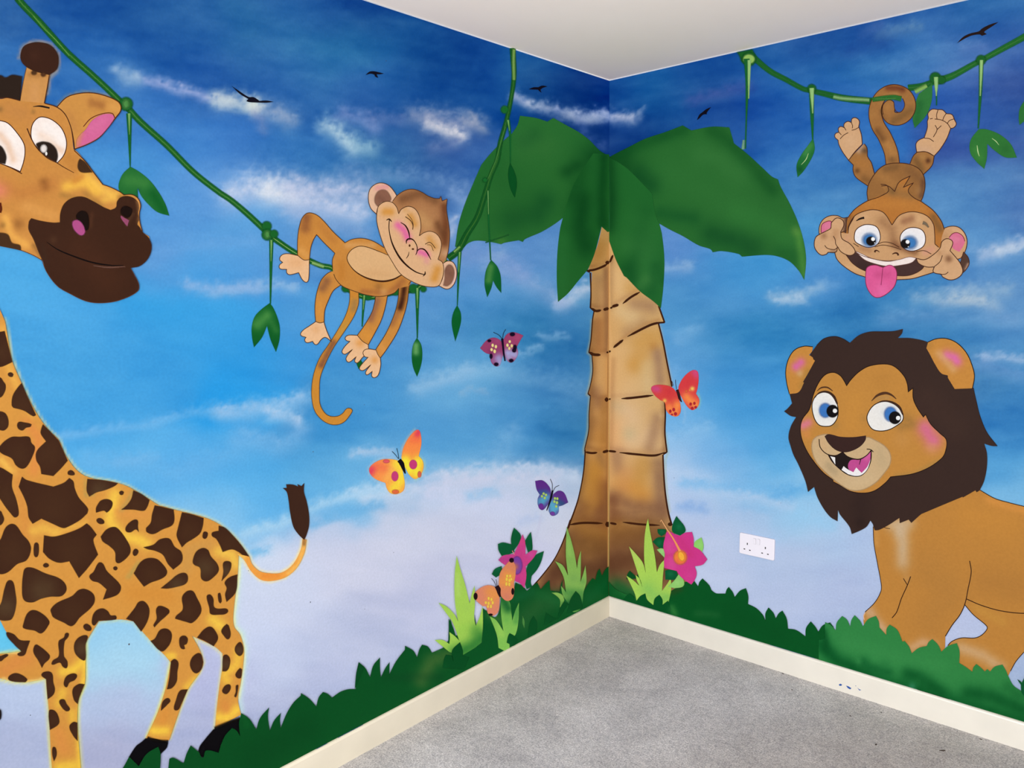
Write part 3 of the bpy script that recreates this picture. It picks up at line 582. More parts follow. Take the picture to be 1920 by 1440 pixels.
bd.fill(BODY, (216,150,66), grid=5, soft=1.2, air=[
 ((240,180,80),'C: 20,60 60,340 130,500 240,700',9,.7), ((225,140,70),'C: 200,780 290,880 280,1000 250,1130',14,.75), ((245,190,85),'C: 10,1050 60,1110 120,1150',8,.8), ((215,140,65),'D: 130,200 200,640 150,620',13,.6), ((245,195,80),'D: 250,620 330,600 420,630',12,.6), ((240,185,75),'D: 640,560 520,600 400,640',7,.6),
 ((250,205,75),'D: 860,350 820,540 900,650 1040,690 1100,720',15,.8), ((225,150,70),'D: 880,480 1000,510 1100,500',9,.6), ((215,145,60),'D: 1320,700 1200,730',8,.5), ((200,150,80),'D: 1560,720 1420,760 1400,900 1300,1020',16,.5), ((245,200,80),'D: 1640,780 1740,800 1770,880',13,.8), ((212,140,55),'D: 1000,1090 1250,1100',24,.6), ((248,205,75),'D: 1600,1290 1650,1330',16,.8),
 ((240,190,70),'E: 1050,430 1150,520',6,.5), (Yh,'E: 1260,600 1300,600',9,.8), (Yh,'E: 1480,760 1400,830 1500,770',9,.6), (Yh,'E: 1790,560 1780,660 1680,740 1700,780',12,.7), (Yh,'E: 1640,1060 1700,1060 1780,1000',12,.95), ((220,140,65),'E: 1690,960 1700,1000',12,.7), (Yh,'E: 1240,1160 1150,1160',12,.95), ((222,145,60),'E: 1240,1020 1220,1090',12,.7),
 (Yh,'E: 640,620 560,700 470,720',12,.9), (Yh,'E: 640,650 620,820 600,1000 590,1250 600,1430',7,.85), ((222,140,70),'E: 200,620 100,660 40,700',22,.7), ((225,145,70),'E: 440,1180 480,1300',18,.7), (Yh,'E: 470,870 440,960',12,.6), (Yh,'E: 540,1020 540,1080',9,.6), (Yh,'E: 560,1420 440,1440',14,.8), ((245,225,140),'E: 40,575 150,562',5,.8), ((245,225,140),'E: 20,775 110,795 200,798 330,775',4,.7),
 ((150,155,90),'D: 960,970 1040,860',5,.45), ((150,150,90),'D: 640,240 640,360 700,350',4,.4), ((160,150,90),'D: 910,470 960,390 1000,320',5,.4)])
bd.done()
SPOTS = """C: 20,85 35,83! 62,190 93,315! 0,352 -80,330 -80,120
C: 58,405 80,392 102,408 95,425 72,425
C: 0,430 25,460 43,490 35,540 0,582 -60,560 -60,450
C: 163,472! 200,560 270,712! 250,722 180,680 100,658! 88,640 95,570 130,510
C: 0,685 40,700 62,745 60,800 30,828 0,825 -50,800 -50,700
C: 128,790 140,765 180,768 238,783 230,800 195,808 170,828 140,818
C: 322,782! 370,830 442,905! 470,970 508,1055! 460,1110 400,1170! 310,1155! 300,1100 272,1050 275,985 345,910! 305,850 310,815
C: 0,945 80,880 150,876 220,878 235,920 262,955 240,1030 200,1100 165,1115 120,1090 90,1040 0,990
C: 508,1140 530,1125 555,1140 560,1160 530,1165 512,1160
D: -60,140 0,145 40,165 95,200! 90,290 120,380 140,470 135,510 110,520 80,490 40,440 0,380 -60,300
D: 165,215! 200,240 400,290! 480,260 520,225! 550,250 560,300 590,370 660,455 655,490! 600,540 500,595 470,600 400,570 310,530! 245,568! 215,520 205,440 180,370 140,290!
D: 655,232! 760,240 885,264! 860,285 790,315 720,335 670,365! 650,320
D: 893,335 910,320 930,332 922,350 900,350
D: 755,395 800,383 840,400 842,435 820,470 800,485! 780,470 720,485! 720,450 735,420
D: 1000,318! 1060,345 1122,390! 1105,440 1080,470 1000,462 910,462! 950,430 985,380
D: 1160,430! 1210,440 1302,462! 1308,540 1290,580 1220,610 1150,645 1100,630 1095,600! 1130,560 1140,500
D: 1365,482! 1430,495 1527,525! 1522,580 1500,640 1450,680 1400,710 1365,745! 1325,660 1335,600 1350,540
D: 1640,582! 1690,600 1750,660 1810,730 1868,812! 1840,815 1790,780! 1740,760 1670,780! 1650,730 1620,680 1590,660 1590,635 1640,620!
D: 725,535 750,525 780,545 780,565 750,570 728,555
D: 945,590 990,545 1030,540 1035,590 1040,630! 1020,610 980,632 945,625
D: 755,665! 800,610 860,592 900,620 950,690 978,750 970,800 900,862 870,855 862,780 820,735 770,700
D: 1075,745! 1150,725 1200,685 1270,680 1310,740 1360,780 1365,850 1300,912! 1260,870 1220,800 1160,770 1110,760
D: 995,785 1015,755 1038,770 1032,795 1008,810
D: 1003,940! 1050,860 1100,828 1170,830 1215,865 1252,920 1245,955 1200,985 1130,1010 1080,1040! 1040,990
D: 1205,1052! 1270,1000 1340,945 1395,940 1410,985 1390,1020 1330,1040 1260,1054
D: 1445,850 1470,780 1520,750 1560,765 1580,810 1630,870 1640,920 1600,970 1550,1000 1510,980 1500,900 1455,875
D: 1675,860 1710,848 1735,865 1720,930 1662,998! 1675,930
D: 1780,948! 1768,1080 1700,1155! 1688,1100 1700,1050 1685,1010 1720,970
D: 1520,650 1530,628 1555,632 1558,655 1543,680 1522,675
D: 330,655! 400,665 500,640 600,600 650,565! 680,590 725,650! 700,690 735,800! 650,910 592,975! 560,920 520,850! 440,860 370,830 322,780!
D: 257,720 275,708 290,725 288,800 270,820 254,800
D: 0,690 40,600 80,570 120,580 170,650 215,700 232,760 200,840 130,870 60,930 0,945 -60,900 -60,740
D: 0,470 20,500 30,540 0,580 -40,560 -40,490
D: 322,882 345,862 368,880 345,897
D: 178,920 200,897 250,900 340,940 440,975 490,1020 497,1070 460,1110 380,1115 310,1130 240,1158 180,1140 165,1060
D: 670,960 700,930 740,860 770,865 800,920 850,970 890,1010 908,1050 880,1100 772,1138! 800,1060! 740,1010 690,995
D: 848,900 865,887 882,900 870,918 854,914
D: 0,1180 35,1050 60,995 95,1000 115,1080 122,1170 90,1280 40,1295 0,1290 -40,1280 -40,1190
D: 380,1210 430,1160 540,1110 590,1065 640,1058 700,1095 710,1150 680,1200 600,1270 540,1335 480,1310 400,1270 385,1240
D: 205,1240 250,1215 320,1245 370,1300 360,1335 310,1390 260,1370 175,1350 175,1320
D: 692,1270 720,1220 770,1203 810,1225 830,1255 870,1258 870,1285 740,1296! 700,1330
D: 625,1335 650,1318 685,1345 680,1370 640,1365
D: 945,1282! 1010,1200 1040,1155 1080,1150 1118,1200 1115,1270 1090,1330 1058,1378! 1000,1300!
D: 1170,1215 1190,1185 1240,1195 1272,1225 1240,1265 1200,1300 1158,1345! 1150,1330 1175,1280
D: 1365,1120 1400,1075 1445,1072 1475,1120 1510,1200 1500,1250 1440,1312 1400,1305 1313,1280! 1320,1260 1370,1210
D: 1550,1110 1575,1098 1600,1130 1605,1190 1630,1205 1700,1205 1712,1225 1690,1245 1650,1250 1580,1245 1570,1200
D: 1635,1090 1650,1085 1663,1150 1655,1165 1640,1150
E: 1160,470 1200,405 1250,395 1285,425 1285,480 1260,530 1210,565 1128,488!
E: 1345,510 1350,460 1385,447 1408,470 1400,510 1380,520 1388,545 1360,545
E: 1478,462! 1530,400 1580,380 1620,420 1635,470 1602,527! 1540,490
E: 1660,410 1700,360 1715,370 1730,440 1710,475 1680,450
E: 1770,520 1800,495 1820,520 1824,570 1800,600 1770,580 1760,550
E: 1425,650 1450,600 1500,580 1524,645! 1510,700 1470,730 1435,700
E: 1674,600 1700,590 1725,620 1720,680 1700,712 1668,715!
E: 1765,740 1800,690 1815,700! 1806,765 1780,765
E: 1665,860 1690,820 1725,815 1728,850 1700,885 1670,875
E: 1770,820 1785,815 1785,850 1770,910 1757,905 1768,870
E: 1282,640! 1310,622 1338,650 1330,720 1325,790 1290,840 1252,850! 1270,760
E: 1225,935 1260,915 1278,935 1260,960 1208,1010! 1210,975
E: 1320,930 1350,860 1408,850! 1360,960 1335,1005 1305,1000
E: 560,500 600,455 655,448 650,490! 640,520 638,630 600,620 560,570
E: 45,430 100,435 150,480 225,485! 205,540 180,595 130,590 160,565! 110,520
E: 250,570 260,520 280,515 370,590 370,620 330,660 315,690! 290,640
E: 440,490 480,460 490,430 515,430 510,460 485,490 480,600 505,640 500,690 470,680 450,650 390,665 395,635 440,600
E: 60,770 90,735 140,732 205,775 190,797! 100,792
E: 310,740 350,715 390,730 400,800 412,850 400,890 357,925! 350,840 345,775!
E: 480,790 500,750 550,730 578,745 560,780 520,800 500,835 480,820
E: 545,850 590,810 634,812! 592,920 583,960! 555,930
E: 445,935 480,925 500,960 525,1000 500,1015 460,980
E: 368,1010 410,1010 440,1060 440,1110 374,1155!
E: 520,1130 550,1095 580,1100! 582,1238! 550,1200
E: 395,1285 415,1285 425,1340 405,1390! 392,1340
E: 0,600 60,588 30,620 0,640 -40,600""".split('\n')
for k, sp in enumerate(SPOTS):
    P, c = pts(sp); q = P.mean(0); r = max(5.0, .35*np.ptp(P, 0).max())
    lt = (84,62,40) if k in (11, 24, 25, 26, 34, 37, 51, 53, 60) else (72,44,26)
    p = GF.part('spot'); off = q+np.array([0, .3*r])
    p.fill(sp, (64,36,22), soft=1.8, grid=4, air=[(lt, [tuple(off)], r*1.2, .8)]); p.done()
hf = GF.part('hoof')
hf.fill('E: 1090,1218! 1160,1220 1262,1248! 1250,1290 1200,1345 1190,1400! 1100,1440 1030,1430! 965,1358! 1020,1275 1060,1245', (8,6,10), soft=1.5)
hf.line('E: 1105,1212 1180,1235 1262,1240', (20,14,10), 3, soft=5); hf.done()
hf = GF.part('hoof')
hf.fill('E: 1600,1150! 1680,1115 1740,1085 1802,1072! 1802,1200! 1740,1250 1690,1300 1640,1360! 1540,1350! 1530,1360 1495,1345 1492,1290 1540,1220', (8,6,10), soft=1.5)
hf.line('E: 1608,1142 1690,1108 1800,1066', (22,16,10), 3, soft=6); hf.done()
ds = GF.part('dark_spot'); ds.fill('E: -40,1000 0,1000 10,1020 10,1055 0,1080 -40,1080', (25,15,14), soft=2); ds.done()
tail = GF.part('tail')
tail.fill('Q: 170,790! 270,815! 290,870 340,920 400,938 500,938 570,900 620,840 660,750 670,670! 700,690! 682,790 625,900 540,970 430,998 350,985 280,920 230,840', (240,160,68), grid=3, soft=1, air=[((250,205,110),'Q: 690,700 640,870 560,940',5,.5), ((235,135,50),'Q: 380,960 480,955',8,.6), ((110,75,50),'Q: 683,690 680,720',5,.6), ((250,215,110),'Q: 170,800 220,820',8,.6)])
tf = GF.part('tuft', tail)
tail.done()
tf.fill('Q: 682,690! 640,650 600,590 575,480 565,400 550,330 520,300! 550,300! 546,272! 600,275 636,290! 630,270! 660,286! 682,262! 680,330 700,400 718,500 718,580 700,650', (62,37,26)); tf.done()
hn = GF.part('horn')
hn.fill('A: 150,770! 178,600 200,500! 380,540! 350,680 332,790! 240,800', (208,148,82), grid=3, ink=None, air=[((165,110,55),'A: 230,560 340,560',7,.6), ((215,155,95),'A: 260,650 260,780',12,.5)])
hn.line('A: 150,755 178,600 198,510', (110,70,35), 1.3).line('A: 372,550 350,680 332,775', GI, 1.7).done()
hb = GF.part('horn_tip', None)
hb.fill('A: 152,420 175,350 240,320 310,318 380,340 430,400 440,460 425,520 370,562! 320,550 260,535 200,505! 165,470', (60,33,22), grid=4, soft=1.4, air=[((78,45,32),'A: 260,420',12,.4)])
hb.blob('A: 255,545', 5, 4, (80,50,28), soft=4).blob('A: 325,558', 4.5, 4, (85,50,28), soft=4); hb.done()
mn = GF.part('mane')
mn.fill('A: -300,570! -120,600 0,562 40,580 90,560 165,572! 160,640 150,760! 60,735 0,740 -120,740 -300,720', (44,31,24), soft=3); mn.done()
ear = GF.part('ear')
ear.fill('A: 425,805! 500,730 600,700 700,698 800,722 880,758 905,790 905,830 870,880 800,970 740,1035 650,1085 560,1118! 550,1050 530,950 480,860', (208,146,72), grid=3.5, ink=((84,42,20), 1.8), air=[((165,105,55),'A: 690,770 760,790',11,.75), ((228,165,85),'A: 840,800 880,810',12,.6), ((190,130,70),'A: 520,860 560,960',12,.5)])
ei = GF.part('ear_lining', ear)
ear.done()
ei.fill('A: 640,975 690,905 760,862 830,855 858,872! 850,900 800,968 740,1030 650,1080 570,1110! 575,1050 600,1010', (214,104,152), grid=3, soft=1.5, air=[((212,140,90),'A: 570,1110 585,1040 600,1000',8,.8), ((225,120,165),'A: 700,960 780,900',12,.4)])
ei.line('A: 625,950 680,890 760,855 840,850 862,885', (96,30,30), 1.6); ei.done()
HEAD = 'A: -420,700 -200,690 0,742 60,735 150,757! 240,765 335,775! 430,810 490,860 530,960 552,1120! 580,1140 640,1210 700,1290 770,1383! 830,1405 900,1440 B: 930,262 990,260 1035,290 1057,340 1045,400 1050,480 1070,540 1120,590 1000,700! 430,900! 350,840 320,755! 250,715 150,675 0,643 -200,600 -330,590! -420,300!'
hd = GF.part('head')
hd.fill(HEAD, (205,140,68), grid=4, air=[((248,195,85),'A: 640,1320 760,1420 B: 850,270',13,.9), ((246,190,75),'B: 500,200 650,170 720,240',13,.85), ((240,185,80),'B: 780,300 880,260',9,.8), ((205,130,55),'B: 560,160 620,120',8,.6), ((130,80,35),'A: 330,1370 340,1400',11,.85),
  ((190,120,60),'B: 60,200 160,260 380,180',18,.5), ((225,160,85),'B: 200,350 320,400 400,420',16,.6), ((150,95,45),'B: 140,480',14,.75), ((245,180,85),'B: 40,430 80,560 200,640',11,.7), ((228,130,105),'B: 0,230 -40,200',20,.75), ((120,85,40),'B: 20,490',7,.5), ((175,125,60),'B: 640,250 760,340 460,260',7,.75), ((150,95,40),'B: 900,280',7,.6),
  ((190,130,75),'A: 60,830 160,850',22,.4), ((120,90,50),'A: 250,840',5,.5), ((120,90,50),'A: 0,820',7,.6), ((190,125,55),'A: 520,1180 560,1250',14,.5), ((222,160,95),'B: 1030,300 1048,400',4,.7), ((205,140,80),'A: 250,900 200,1100',12,.3), ((110,75,40),'B: 310,720 250,640',5,.5)])
hd.line('A: -200,692 0,735 60,733 150,755', GI, 1.6).line('A: 335,775 430,805 490,860 530,950 552,1050 560,1125', GI, 1.8).line('A: 556,1128 640,1210 700,1290 770,1383', GI, 1.6).line('A: 768,1383 830,1405 900,1440 B: 930,262', GI, 1.4)
hd.line('B: 925,262 990,260 1035,288 1055,340 1045,400 1050,470 1068,535', GI, 1.5).line('B: 320,755 250,715 150,675 0,643 -200,600', (110,70,40), 1.5)
hd.line('A: 248,800 300,796 372,810', (40,25,18), [1,3.6,3]).line('B: 0,320 8,370 0,395', (90,30,15), 4, soft=2)
hd.done()
dsp = GF.part('spot'); dsp.fill('A: 600,1190! 640,1218 694,1292! 610,1292 584,1260 588,1210', (66,42,24), soft=2.4); dsp.done()
dsp = GF.part('spot'); dsp.fill('B: -100,540! 0,545 60,560 90,620 150,640 158,676! 0,642! -100,620', (72,46,26), soft=3); dsp.done()
for nm, sh, pup, gl, shade in (('eye','A: 232,1010 245,930 290,882 340,880 400,905 460,960 495,1040 497,1110 475,1170 430,1222! 350,1180 280,1110 245,1060','A: 270,1085 300,1065 335,1062 380,1075 420,1115 434,1170 424,1218! 380,1200 330,1165','A: 328,1115','A: 300,1020 380,1060 460,1130'),
                        ('eye','A: -150,960 -60,905 0,905 60,925 130,1000 180,1080 187,1150 175,1220 152,1287! 80,1255 0,1225 -100,1180 -170,1100','A: -110,1110 -60,1065 0,1090 25,1115 48,1175 40,1230! 0,1224 -80,1190','A: -40,1120','A: 0,1010 60,1080 100,1200')):
    e = GF.part(nm)
    e.fill(sh, (250,236,228), grid=3, ink=((70,32,18), 1.7), air=[((235,195,165), shade, 9, .7), ((255,250,248), 'A: 350,950 430,1000 470,1080 60,960 120,1080', 9, .4)])
    p = GF.part('pupil', e); e.done()
    p.fill(pup, (40,28,22), soft=3, grid=2, air=[((70,60,40),'A: 345,1150',4,.5)]).blob(gl, 5.5, 7, (235,225,220), soft=4)
    if sh.startswith('A: 23'): p.blob('A: 347,1152', 2, 3.5, (240,235,230), soft=1)
    p.done()
fc = GF.part('eyelid_line')
fc.line('A: 203,963 240,1050 290,1125 370,1190 428,1222 480,1255 555,1296', GI, [2.2,2,1.8,1.6,1]).line('A: -60,1205 0,1225 80,1258 165,1303', GI, 1.7); fc.done()
mz = GF.part('muzzle')
mz.fill('B: 235,437! 300,455 400,470 449,467! 452,400 480,330 540,285 620,275 700,310 780,355 830,375! 870,355 878,310 915,275 980,275 1030,310 1042,360 1035,400 1048,445! 1030,480 1048,505 1070,540 1120,590 1138,660 1110,740 1050,795 982,810! 1010,870 1040,930 1030,985 900,1050 770,1072 650,1060 520,1000 430,945 350,840 320,755! 290,690 250,590 215,520 218,460', (62,35,22), grid=4, soft=1.5, air=[((75,42,26),'B: 600,650 800,900',40,.5), ((150,105,65),'B: 1030,310 1046,400 1040,470',4,.6), ((88,58,38),'B: 400,600',9,.5), ((92,55,35),'B: 690,400 680,500',4,.5), ((100,70,45),'B: 1000,400 970,450 950,490',3,.5), ((60,40,28),'B: 340,740 320,640',5,.5)])
mz.line('B: 218,460 215,520 250,590 290,690 320,755', (92,58,34), 1.2).line('B: 310,740 350,840 430,945 520,1000 650,1060 770,1072 900,1050 1030,985 1040,930 980,812', (95,60,45), 1)
mz.done()
no = GF.part('nostril', None); no.fill('B: 585,395 625,380 655,400 668,465 660,520 640,525 610,480 572,430', (24,12,8), soft=2.5).fill('B: 545,465 575,450 610,470 635,520 634,550 610,565 575,545 550,510', (178,80,135), soft=2.5)
no.done()
no = GF.part('nostril', None); no.fill('B: 912,360 940,345 985,362 992,385 965,430 930,420 905,395', (26,12,8), soft=2.5).fill('B: 905,420 935,435 968,452! 955,498! 930,470', (150,75,105), soft=1.5); no.done()
mo = GF.part('mouth_line')
mo.line('B: 700,792 800,805 940,800', (105,72,60), [1.5,3,1.5], soft=1.5).line('B: 350,615 430,670 560,725 700,770 830,790 925,790', (18,8,6), [1,2.6,3,3,1.2]); mo.done()

# ---------------------------------------------------------------- vines
def stroke(p, d, w, dark=(22,92,36), light=(70,135,58), hl=None):
    p.line(d, dark, w, soft=2.2)
    P, c = pts(d); Q = smooth(P, c, False, 4)
    ww = w if not isinstance(w, (list, tuple)) else list(w)
    p.line(d, light, (ww*.2 if not isinstance(ww, list) else [v*.2 for v in ww]), soft=2.4)
    if hl: p.line(d, hl, (ww*.1 if not isinstance(ww, list) else [v*.1 for v in ww]), soft=.8)
VL = Fig('painted_vine', 'long painted green vine sagging from upper left behind the lying monkey', 'painted vine', 'L', (500, 440), .0008)
st = VL.part('stem')
stroke(st, 'A: 110,-60 140,0 300,170 500,390 700,570 850,710 940,800', [13,12.5,12,11.5,11.5])
stroke(st, 'A: 950,800 1050,910 1250,1090 1450,1290 1640,1440 F: 130,300 250,400 390,530', [12,11,10.5,11])
stroke(st, 'F: 400,545 470,600 620,700 800,790 890,812 960,900 1000,965 1150,1030 1350,995 1540,955 1750,745', [11,10,9,10,10], light=(60,125,50), hl=(140,185,100))
stroke(st, 'F: 1760,740 1835,680 J: 300,560 380,430 440,250 480,120 530,0 I: 550,1080 600,900 640,700 655,560 650,450 645,360', [13,11,9,9,8,11], dark=(18,82,32), light=(52,112,44))
st.line('J: 205,690 250,650',(130,175,90),3,soft=3).line('J: 450,160 470,120 495,60 I: 520,1200 550,1090 590,950',(62,120,52),2.2,soft=1.5).line('A: 250,120 330,215 420,300 520,420',(110,165,70),.8).line('F: 740,770 830,800',(140,185,105),4,soft=4)
st.line('I: 655,370 652,450 655,600',(120,160,80),4,soft=4); st.done()
for k, (c, r) in enumerate((('A: 945,780',13), ('F: 400,497',9.5), ('F: 405,560',11), ('F: 455,555',8), ('F: 990,965',7), ('F: 1370,985',8), ('F: 1500,965',9), ('F: 1575,968',6), ('I: 585,822',7.5), ('J: 438,150',5), ('F: 1160,1025',7))):
    kn = VL.part('knot'); kn.blob(c, r, r, (24,98,40), soft=4)
    kn.blob(c, r*.45, r*.6, (78,142,70), soft=r*.5) if k in (0,2) else None
    kn.done()
def tendril(fig, d, w, light=(70,135,58)):
    t = fig.part('tendril'); t.line(d, (20,95,42), w, soft=1.2)
    P, c = pts(d); a = P[0]; b = P[0]+(P[1]-P[0])*.8
    t.ribbon(np.linspace(a, b, 8), (120,170,95), [w[0]*.4, .5], soft=1.2); t.done()
def leaf(fig, d, col, air=(), vein=None):
    l = fig.part('leaf'); l.fill(d, col, soft=1, grid=3, air=air)
    if vein: l.line(vein, (190,215,150), [.6,1.4,.6])
    l.done()
LG, LD = (58,128,58), (14,92,36)
tendril(VL, 'A: 968,850 972,1050 976,1255', [11,6,1.8])
leaf(VL, 'B: 977,50! 1040,85 1120,150 1190,240 1240,330 1270,418! 1180,390 1110,330 1060,270 1032,212! 1036,290! 935,270 895,230 890,180 920,105', (34,108,48), [(LG,'B: 960,150 1080,170',16,.8), (LD,'B: 1150,260 1230,380',13,.85), ((14,88,60),'B: 1036,230 1030,280',5,.7)])
tendril(VL, 'F: 435,600 432,800 428,1078', [8,5,2.4])
leaf(VL, 'F: 424,1072! 360,1120 310,1175 288,1250 290,1330 305,1405! 365,1330 402,1245! 430,1350 470,1440! 495,1350 498,1250 480,1180 450,1110', LD, [((72,140,66),'F: 330,1230 400,1170',15,.85), ((60,128,60),'F: 440,1220 470,1280',8,.5), ((10,84,36),'F: 480,1380 320,1380',8,.7)])
tendril(VL, 'F: 1132,1015 1122,1150 1116,1250', [7,4,2])
leaf(VL, 'G: 1105,535! 1075,560 1090,608! 1120,575', LD)
tendril(VL, 'F: 1530,960 1530,1150 1530,1335', [9,5,2])
leaf(VL, 'G: 1527,372! 1560,430 1567,520 1552,600 1528,665! 1500,600 1488,520 1497,430', LD, [((125,180,110),'G: 1520,430 1520,480',8,.8)])
tendril(VL, 'F: 1848,690 1838,880 1830,1090', [7,4,1.6])
leaf(VL, 'F: 1829,1088! 1856,1150 1856,1220 1815,1362! 1788,1230 1798,1150', (8,92,38), [((20,105,50),'F: 1830,1150',8,.5)])
tendril(VL, 'J: 460,230 465,450 480,752', [4,3,2.2])
leaf(VL, 'J: 484,748! 530,800 555,870 560,998! 525,955 498,905! 485,960 455,1030! 435,940 440,850 460,790', (14,92,40), [((80,140,66),'J: 480,800 465,900',9,.85)])
tendril(VL, 'I: 610,900 625,1000 628,1230', [7,2.5,2])
leaf(VL, 'J: 626,22! 660,90 677,170 662,284! 630,220 612,140 614,70', (8,76,30))

# right vine
VR_ = Fig('painted_vine', 'painted green vine hanging across the right wall for the upside-down monkey', 'painted vine', 'R', (1480, 160), .0008)
st = VR_.part('stem')
st.fill('R: 408,392! 522,370! 555,440 530,470 450,470 425,420', (26,92,34), soft=4)
stroke(st, 'R: 520,420 650,530 780,600 900,665 960,680 1050,700 1200,735 1420,760', [11,10,9,12,13], dark=(26,96,38), light=(40,108,48))
st.line('R: 1130,725 1200,738 1400,750',(130,175,115),5,soft=4)
stroke(st, 'R: 1690,660 Z: 900,860 1040,810', [12,11], dark=(26,96,38), light=(50,118,52))
st.line('Z: 830,920 950,860',(135,180,90),7,soft=5)
stroke(st, 'Z: 1040,815 1200,760 1420,640 1500,600 1700,490 1920,370 2150,230', [14,11,10,11,12,13], dark=(30,102,42), light=(56,126,52)); st.done()
for c, r, lc in (('R: 497,443',10.5,(150,190,95)), ('R: 968,665',8.5,None), ('R: 1895,585',11,None), ('Z: 1490,600',9.5,None), ('Z: 1095,800',8,None)):
    kn = VR_.part('knot')
    kn.blob(c, r+(3 if lc else 0), r+(3 if lc else 0), (26,94,36), soft=4)
    if lc: kn.blob(c, r, 8.5, lc, soft=3)
    kn.done()
def tend2(d, w, l, lw):
    t = VR_.part('tendril'); t.line(d, (24,98,44), w, soft=1.5); t.line(l, (150,195,120), lw, soft=2.2); t.done()
tend2('R: 480,440 485,600 482,740 470,1115', [11,6,2.6,2.6], 'R: 500,450 497,600 495,740', [6,4,1])
pb = VR_.part('leaf_bud'); pb.line('R: 458,1050 452,1120', (120,165,130), [3,5], soft=3); pb.done()
tend2('R: 966,670 970,850 975,1045', [10,7,2.4], 'R: 968,660 972,760 975,850', [8,5,1])
leaf(VR_, 'R: 979,1035! 990,1120 960,1200 905,1285 862,1330! 854,1240 890,1160 940,1090', (32,108,50), [((70,140,72),'R: 960,1090 920,1150',9,.7), ((14,80,40),'R: 880,1270',9,.8)], 'R: 943,1150 925,1195 890,1235')
leaf(VR_, 'S: 1232,150! 1228,270 1190,380 1100,482! 1084,400 1110,280 1130,225! 1190,180', (48,118,56), [((34,100,46),'S: 1140,300 1110,450',10,.7)])
tend2('Z: 1040,780 1045,1000 1045,1055', [9,3,2], 'Z: 1040,770 1042,850 1043,960', [7.5,6,.6])
tend2('Z: 1492,610 1485,900 1462,1285', [9,6,2.4], 'Z: 1495,600 1490,760 1482,960', [6,4,1])
leaf(VR_, 'S: 1580,488! 1640,490 1740,530 1820,600 1867,702! 1780,700 1700,650 1645,600! 1642,700 1622,787! 1560,730 1515,660 1520,570', (46,116,50), [((70,140,60),'S: 1560,640 1590,700',9,.5), ((36,100,44),'S: 1780,640',12,.6)], 'S: 1680,558 1710,580 1732,608')
q = VR_.part('leaf_vein'); q.line('S: 1568,610 1575,660 1585,692', (190,215,150), [.8,1.8,.8]); q.done()
leaf(VR_, 'S: 1940,250! 1890,330 1880,400 1886,458! 1930,420 1980,350 1990,280', (44,112,50))

# ---------------------------------------------------------------- monkey lying on the left vine
MI = (84,52,30); MB = (205,138,62); SK = (236,188,142); FACE = (226,178,132)
M1 = Fig('painted_monkey', 'painted tan monkey with closed smiling eyes lying along the left vine', 'painted monkey', 'L', (700, 560), .0022)
tl1 = M1.part('tail')
tl1.fill('G: 1010,-20! 1022,20 1020,110 990,210 930,320 860,430 800,520 760,620 740,720 738,820 760,920 810,985 870,1020 930,1025 980,1005 1020,960 1042,920 1028,903 1000,905 970,940 930,962 870,960 830,930 800,870 795,780 800,680 830,590 900,450 980,330 1050,220 1088,120 1090,20 1100,-20!', (205,138,52), grid=3, ink=((100,72,40),1.2), air=[((130,82,60),'G: 900,410 860,490 810,580',8,.85), ((150,120,80),'G: 1060,100 1050,160',8,.6), ((190,150,70),'G: 1000,260 940,350',7,.5), ((205,130,50),'G: 1050,40',10,.5)])
tl1.done()
for nm, d, air, ink in (('arm','F: 985,622! 900,540 820,450 770,410 710,397 670,430 645,500 632,600 632,720! 670,745 718,752! 730,660 750,600 775,560! 830,620 912,700! 960,760! 1040,680!', [((140,85,50),'F: 700,430 690,510',13,.8), ((225,165,90),'F: 660,680 700,720',10,.6), ((180,115,55),'F: 800,480 900,600',10,.4)], ['F: 988,622 900,540 820,450 770,410 710,397 670,430 645,500 632,600 632,718','F: 720,748 730,660 750,600 775,558!','F: 775,560 830,620 912,700']),
             ('arm','F: 940,830! 860,845 810,900 780,980 765,1060 762,1140 768,1212! 800,1222 830,1215! 835,1130 860,1060 900,980 960,935! 1000,900!', [((130,85,60),'F: 850,910 820,960',11,.75), ((220,150,65),'F: 800,1080 800,1190',8,.6)], ['F: 885,835 850,855 810,900 780,980 765,1060 762,1140 768,1212','F: 830,1215 835,1130 860,1060 900,980 955,938']),
             ('leg','F: 1215,1000! 1215,1060 1190,1140 1140,1230 1080,1315! 1120,1360 1160,1390! 1210,1300 1260,1200 1290,1100 1308,1000!', [((140,90,70),'F: 1230,1050 1180,1190',10,.75), ((222,150,60),'F: 1140,1310 1180,1330',12,.6)], ['F: 1217,1022 1210,1070 1190,1140 1140,1230 1080,1315','F: 1160,1390 1210,1300 1260,1200 1290,1100 1306,1018']),
             ('leg','F: 1392,930! 1385,1050 1360,1150 1300,1290 1218,1422! 1235,1460 1252,1485! 1300,1420 1380,1290 1430,1160 1455,1060 1465,960 1485,900!', [((60,28,16),'F: 1432,960 1420,1040 1400,1110',8,.95), ((150,95,60),'F: 1380,1150 1340,1230',8,.6), ((222,155,80),'F: 1260,1400 1280,1440',10,.6)], ['F: 1392,958 1385,1050 1360,1150 1300,1290 1218,1422','F: 1252,1485 1300,1420 1380,1290 1430,1160 1455,1060 1468,950 1480,912'])):
    p = M1.part(nm); p.fill(d, MB, grid=3, air=air)
    for i in ink: p.line(i, MI, 1.3)
    p.done()
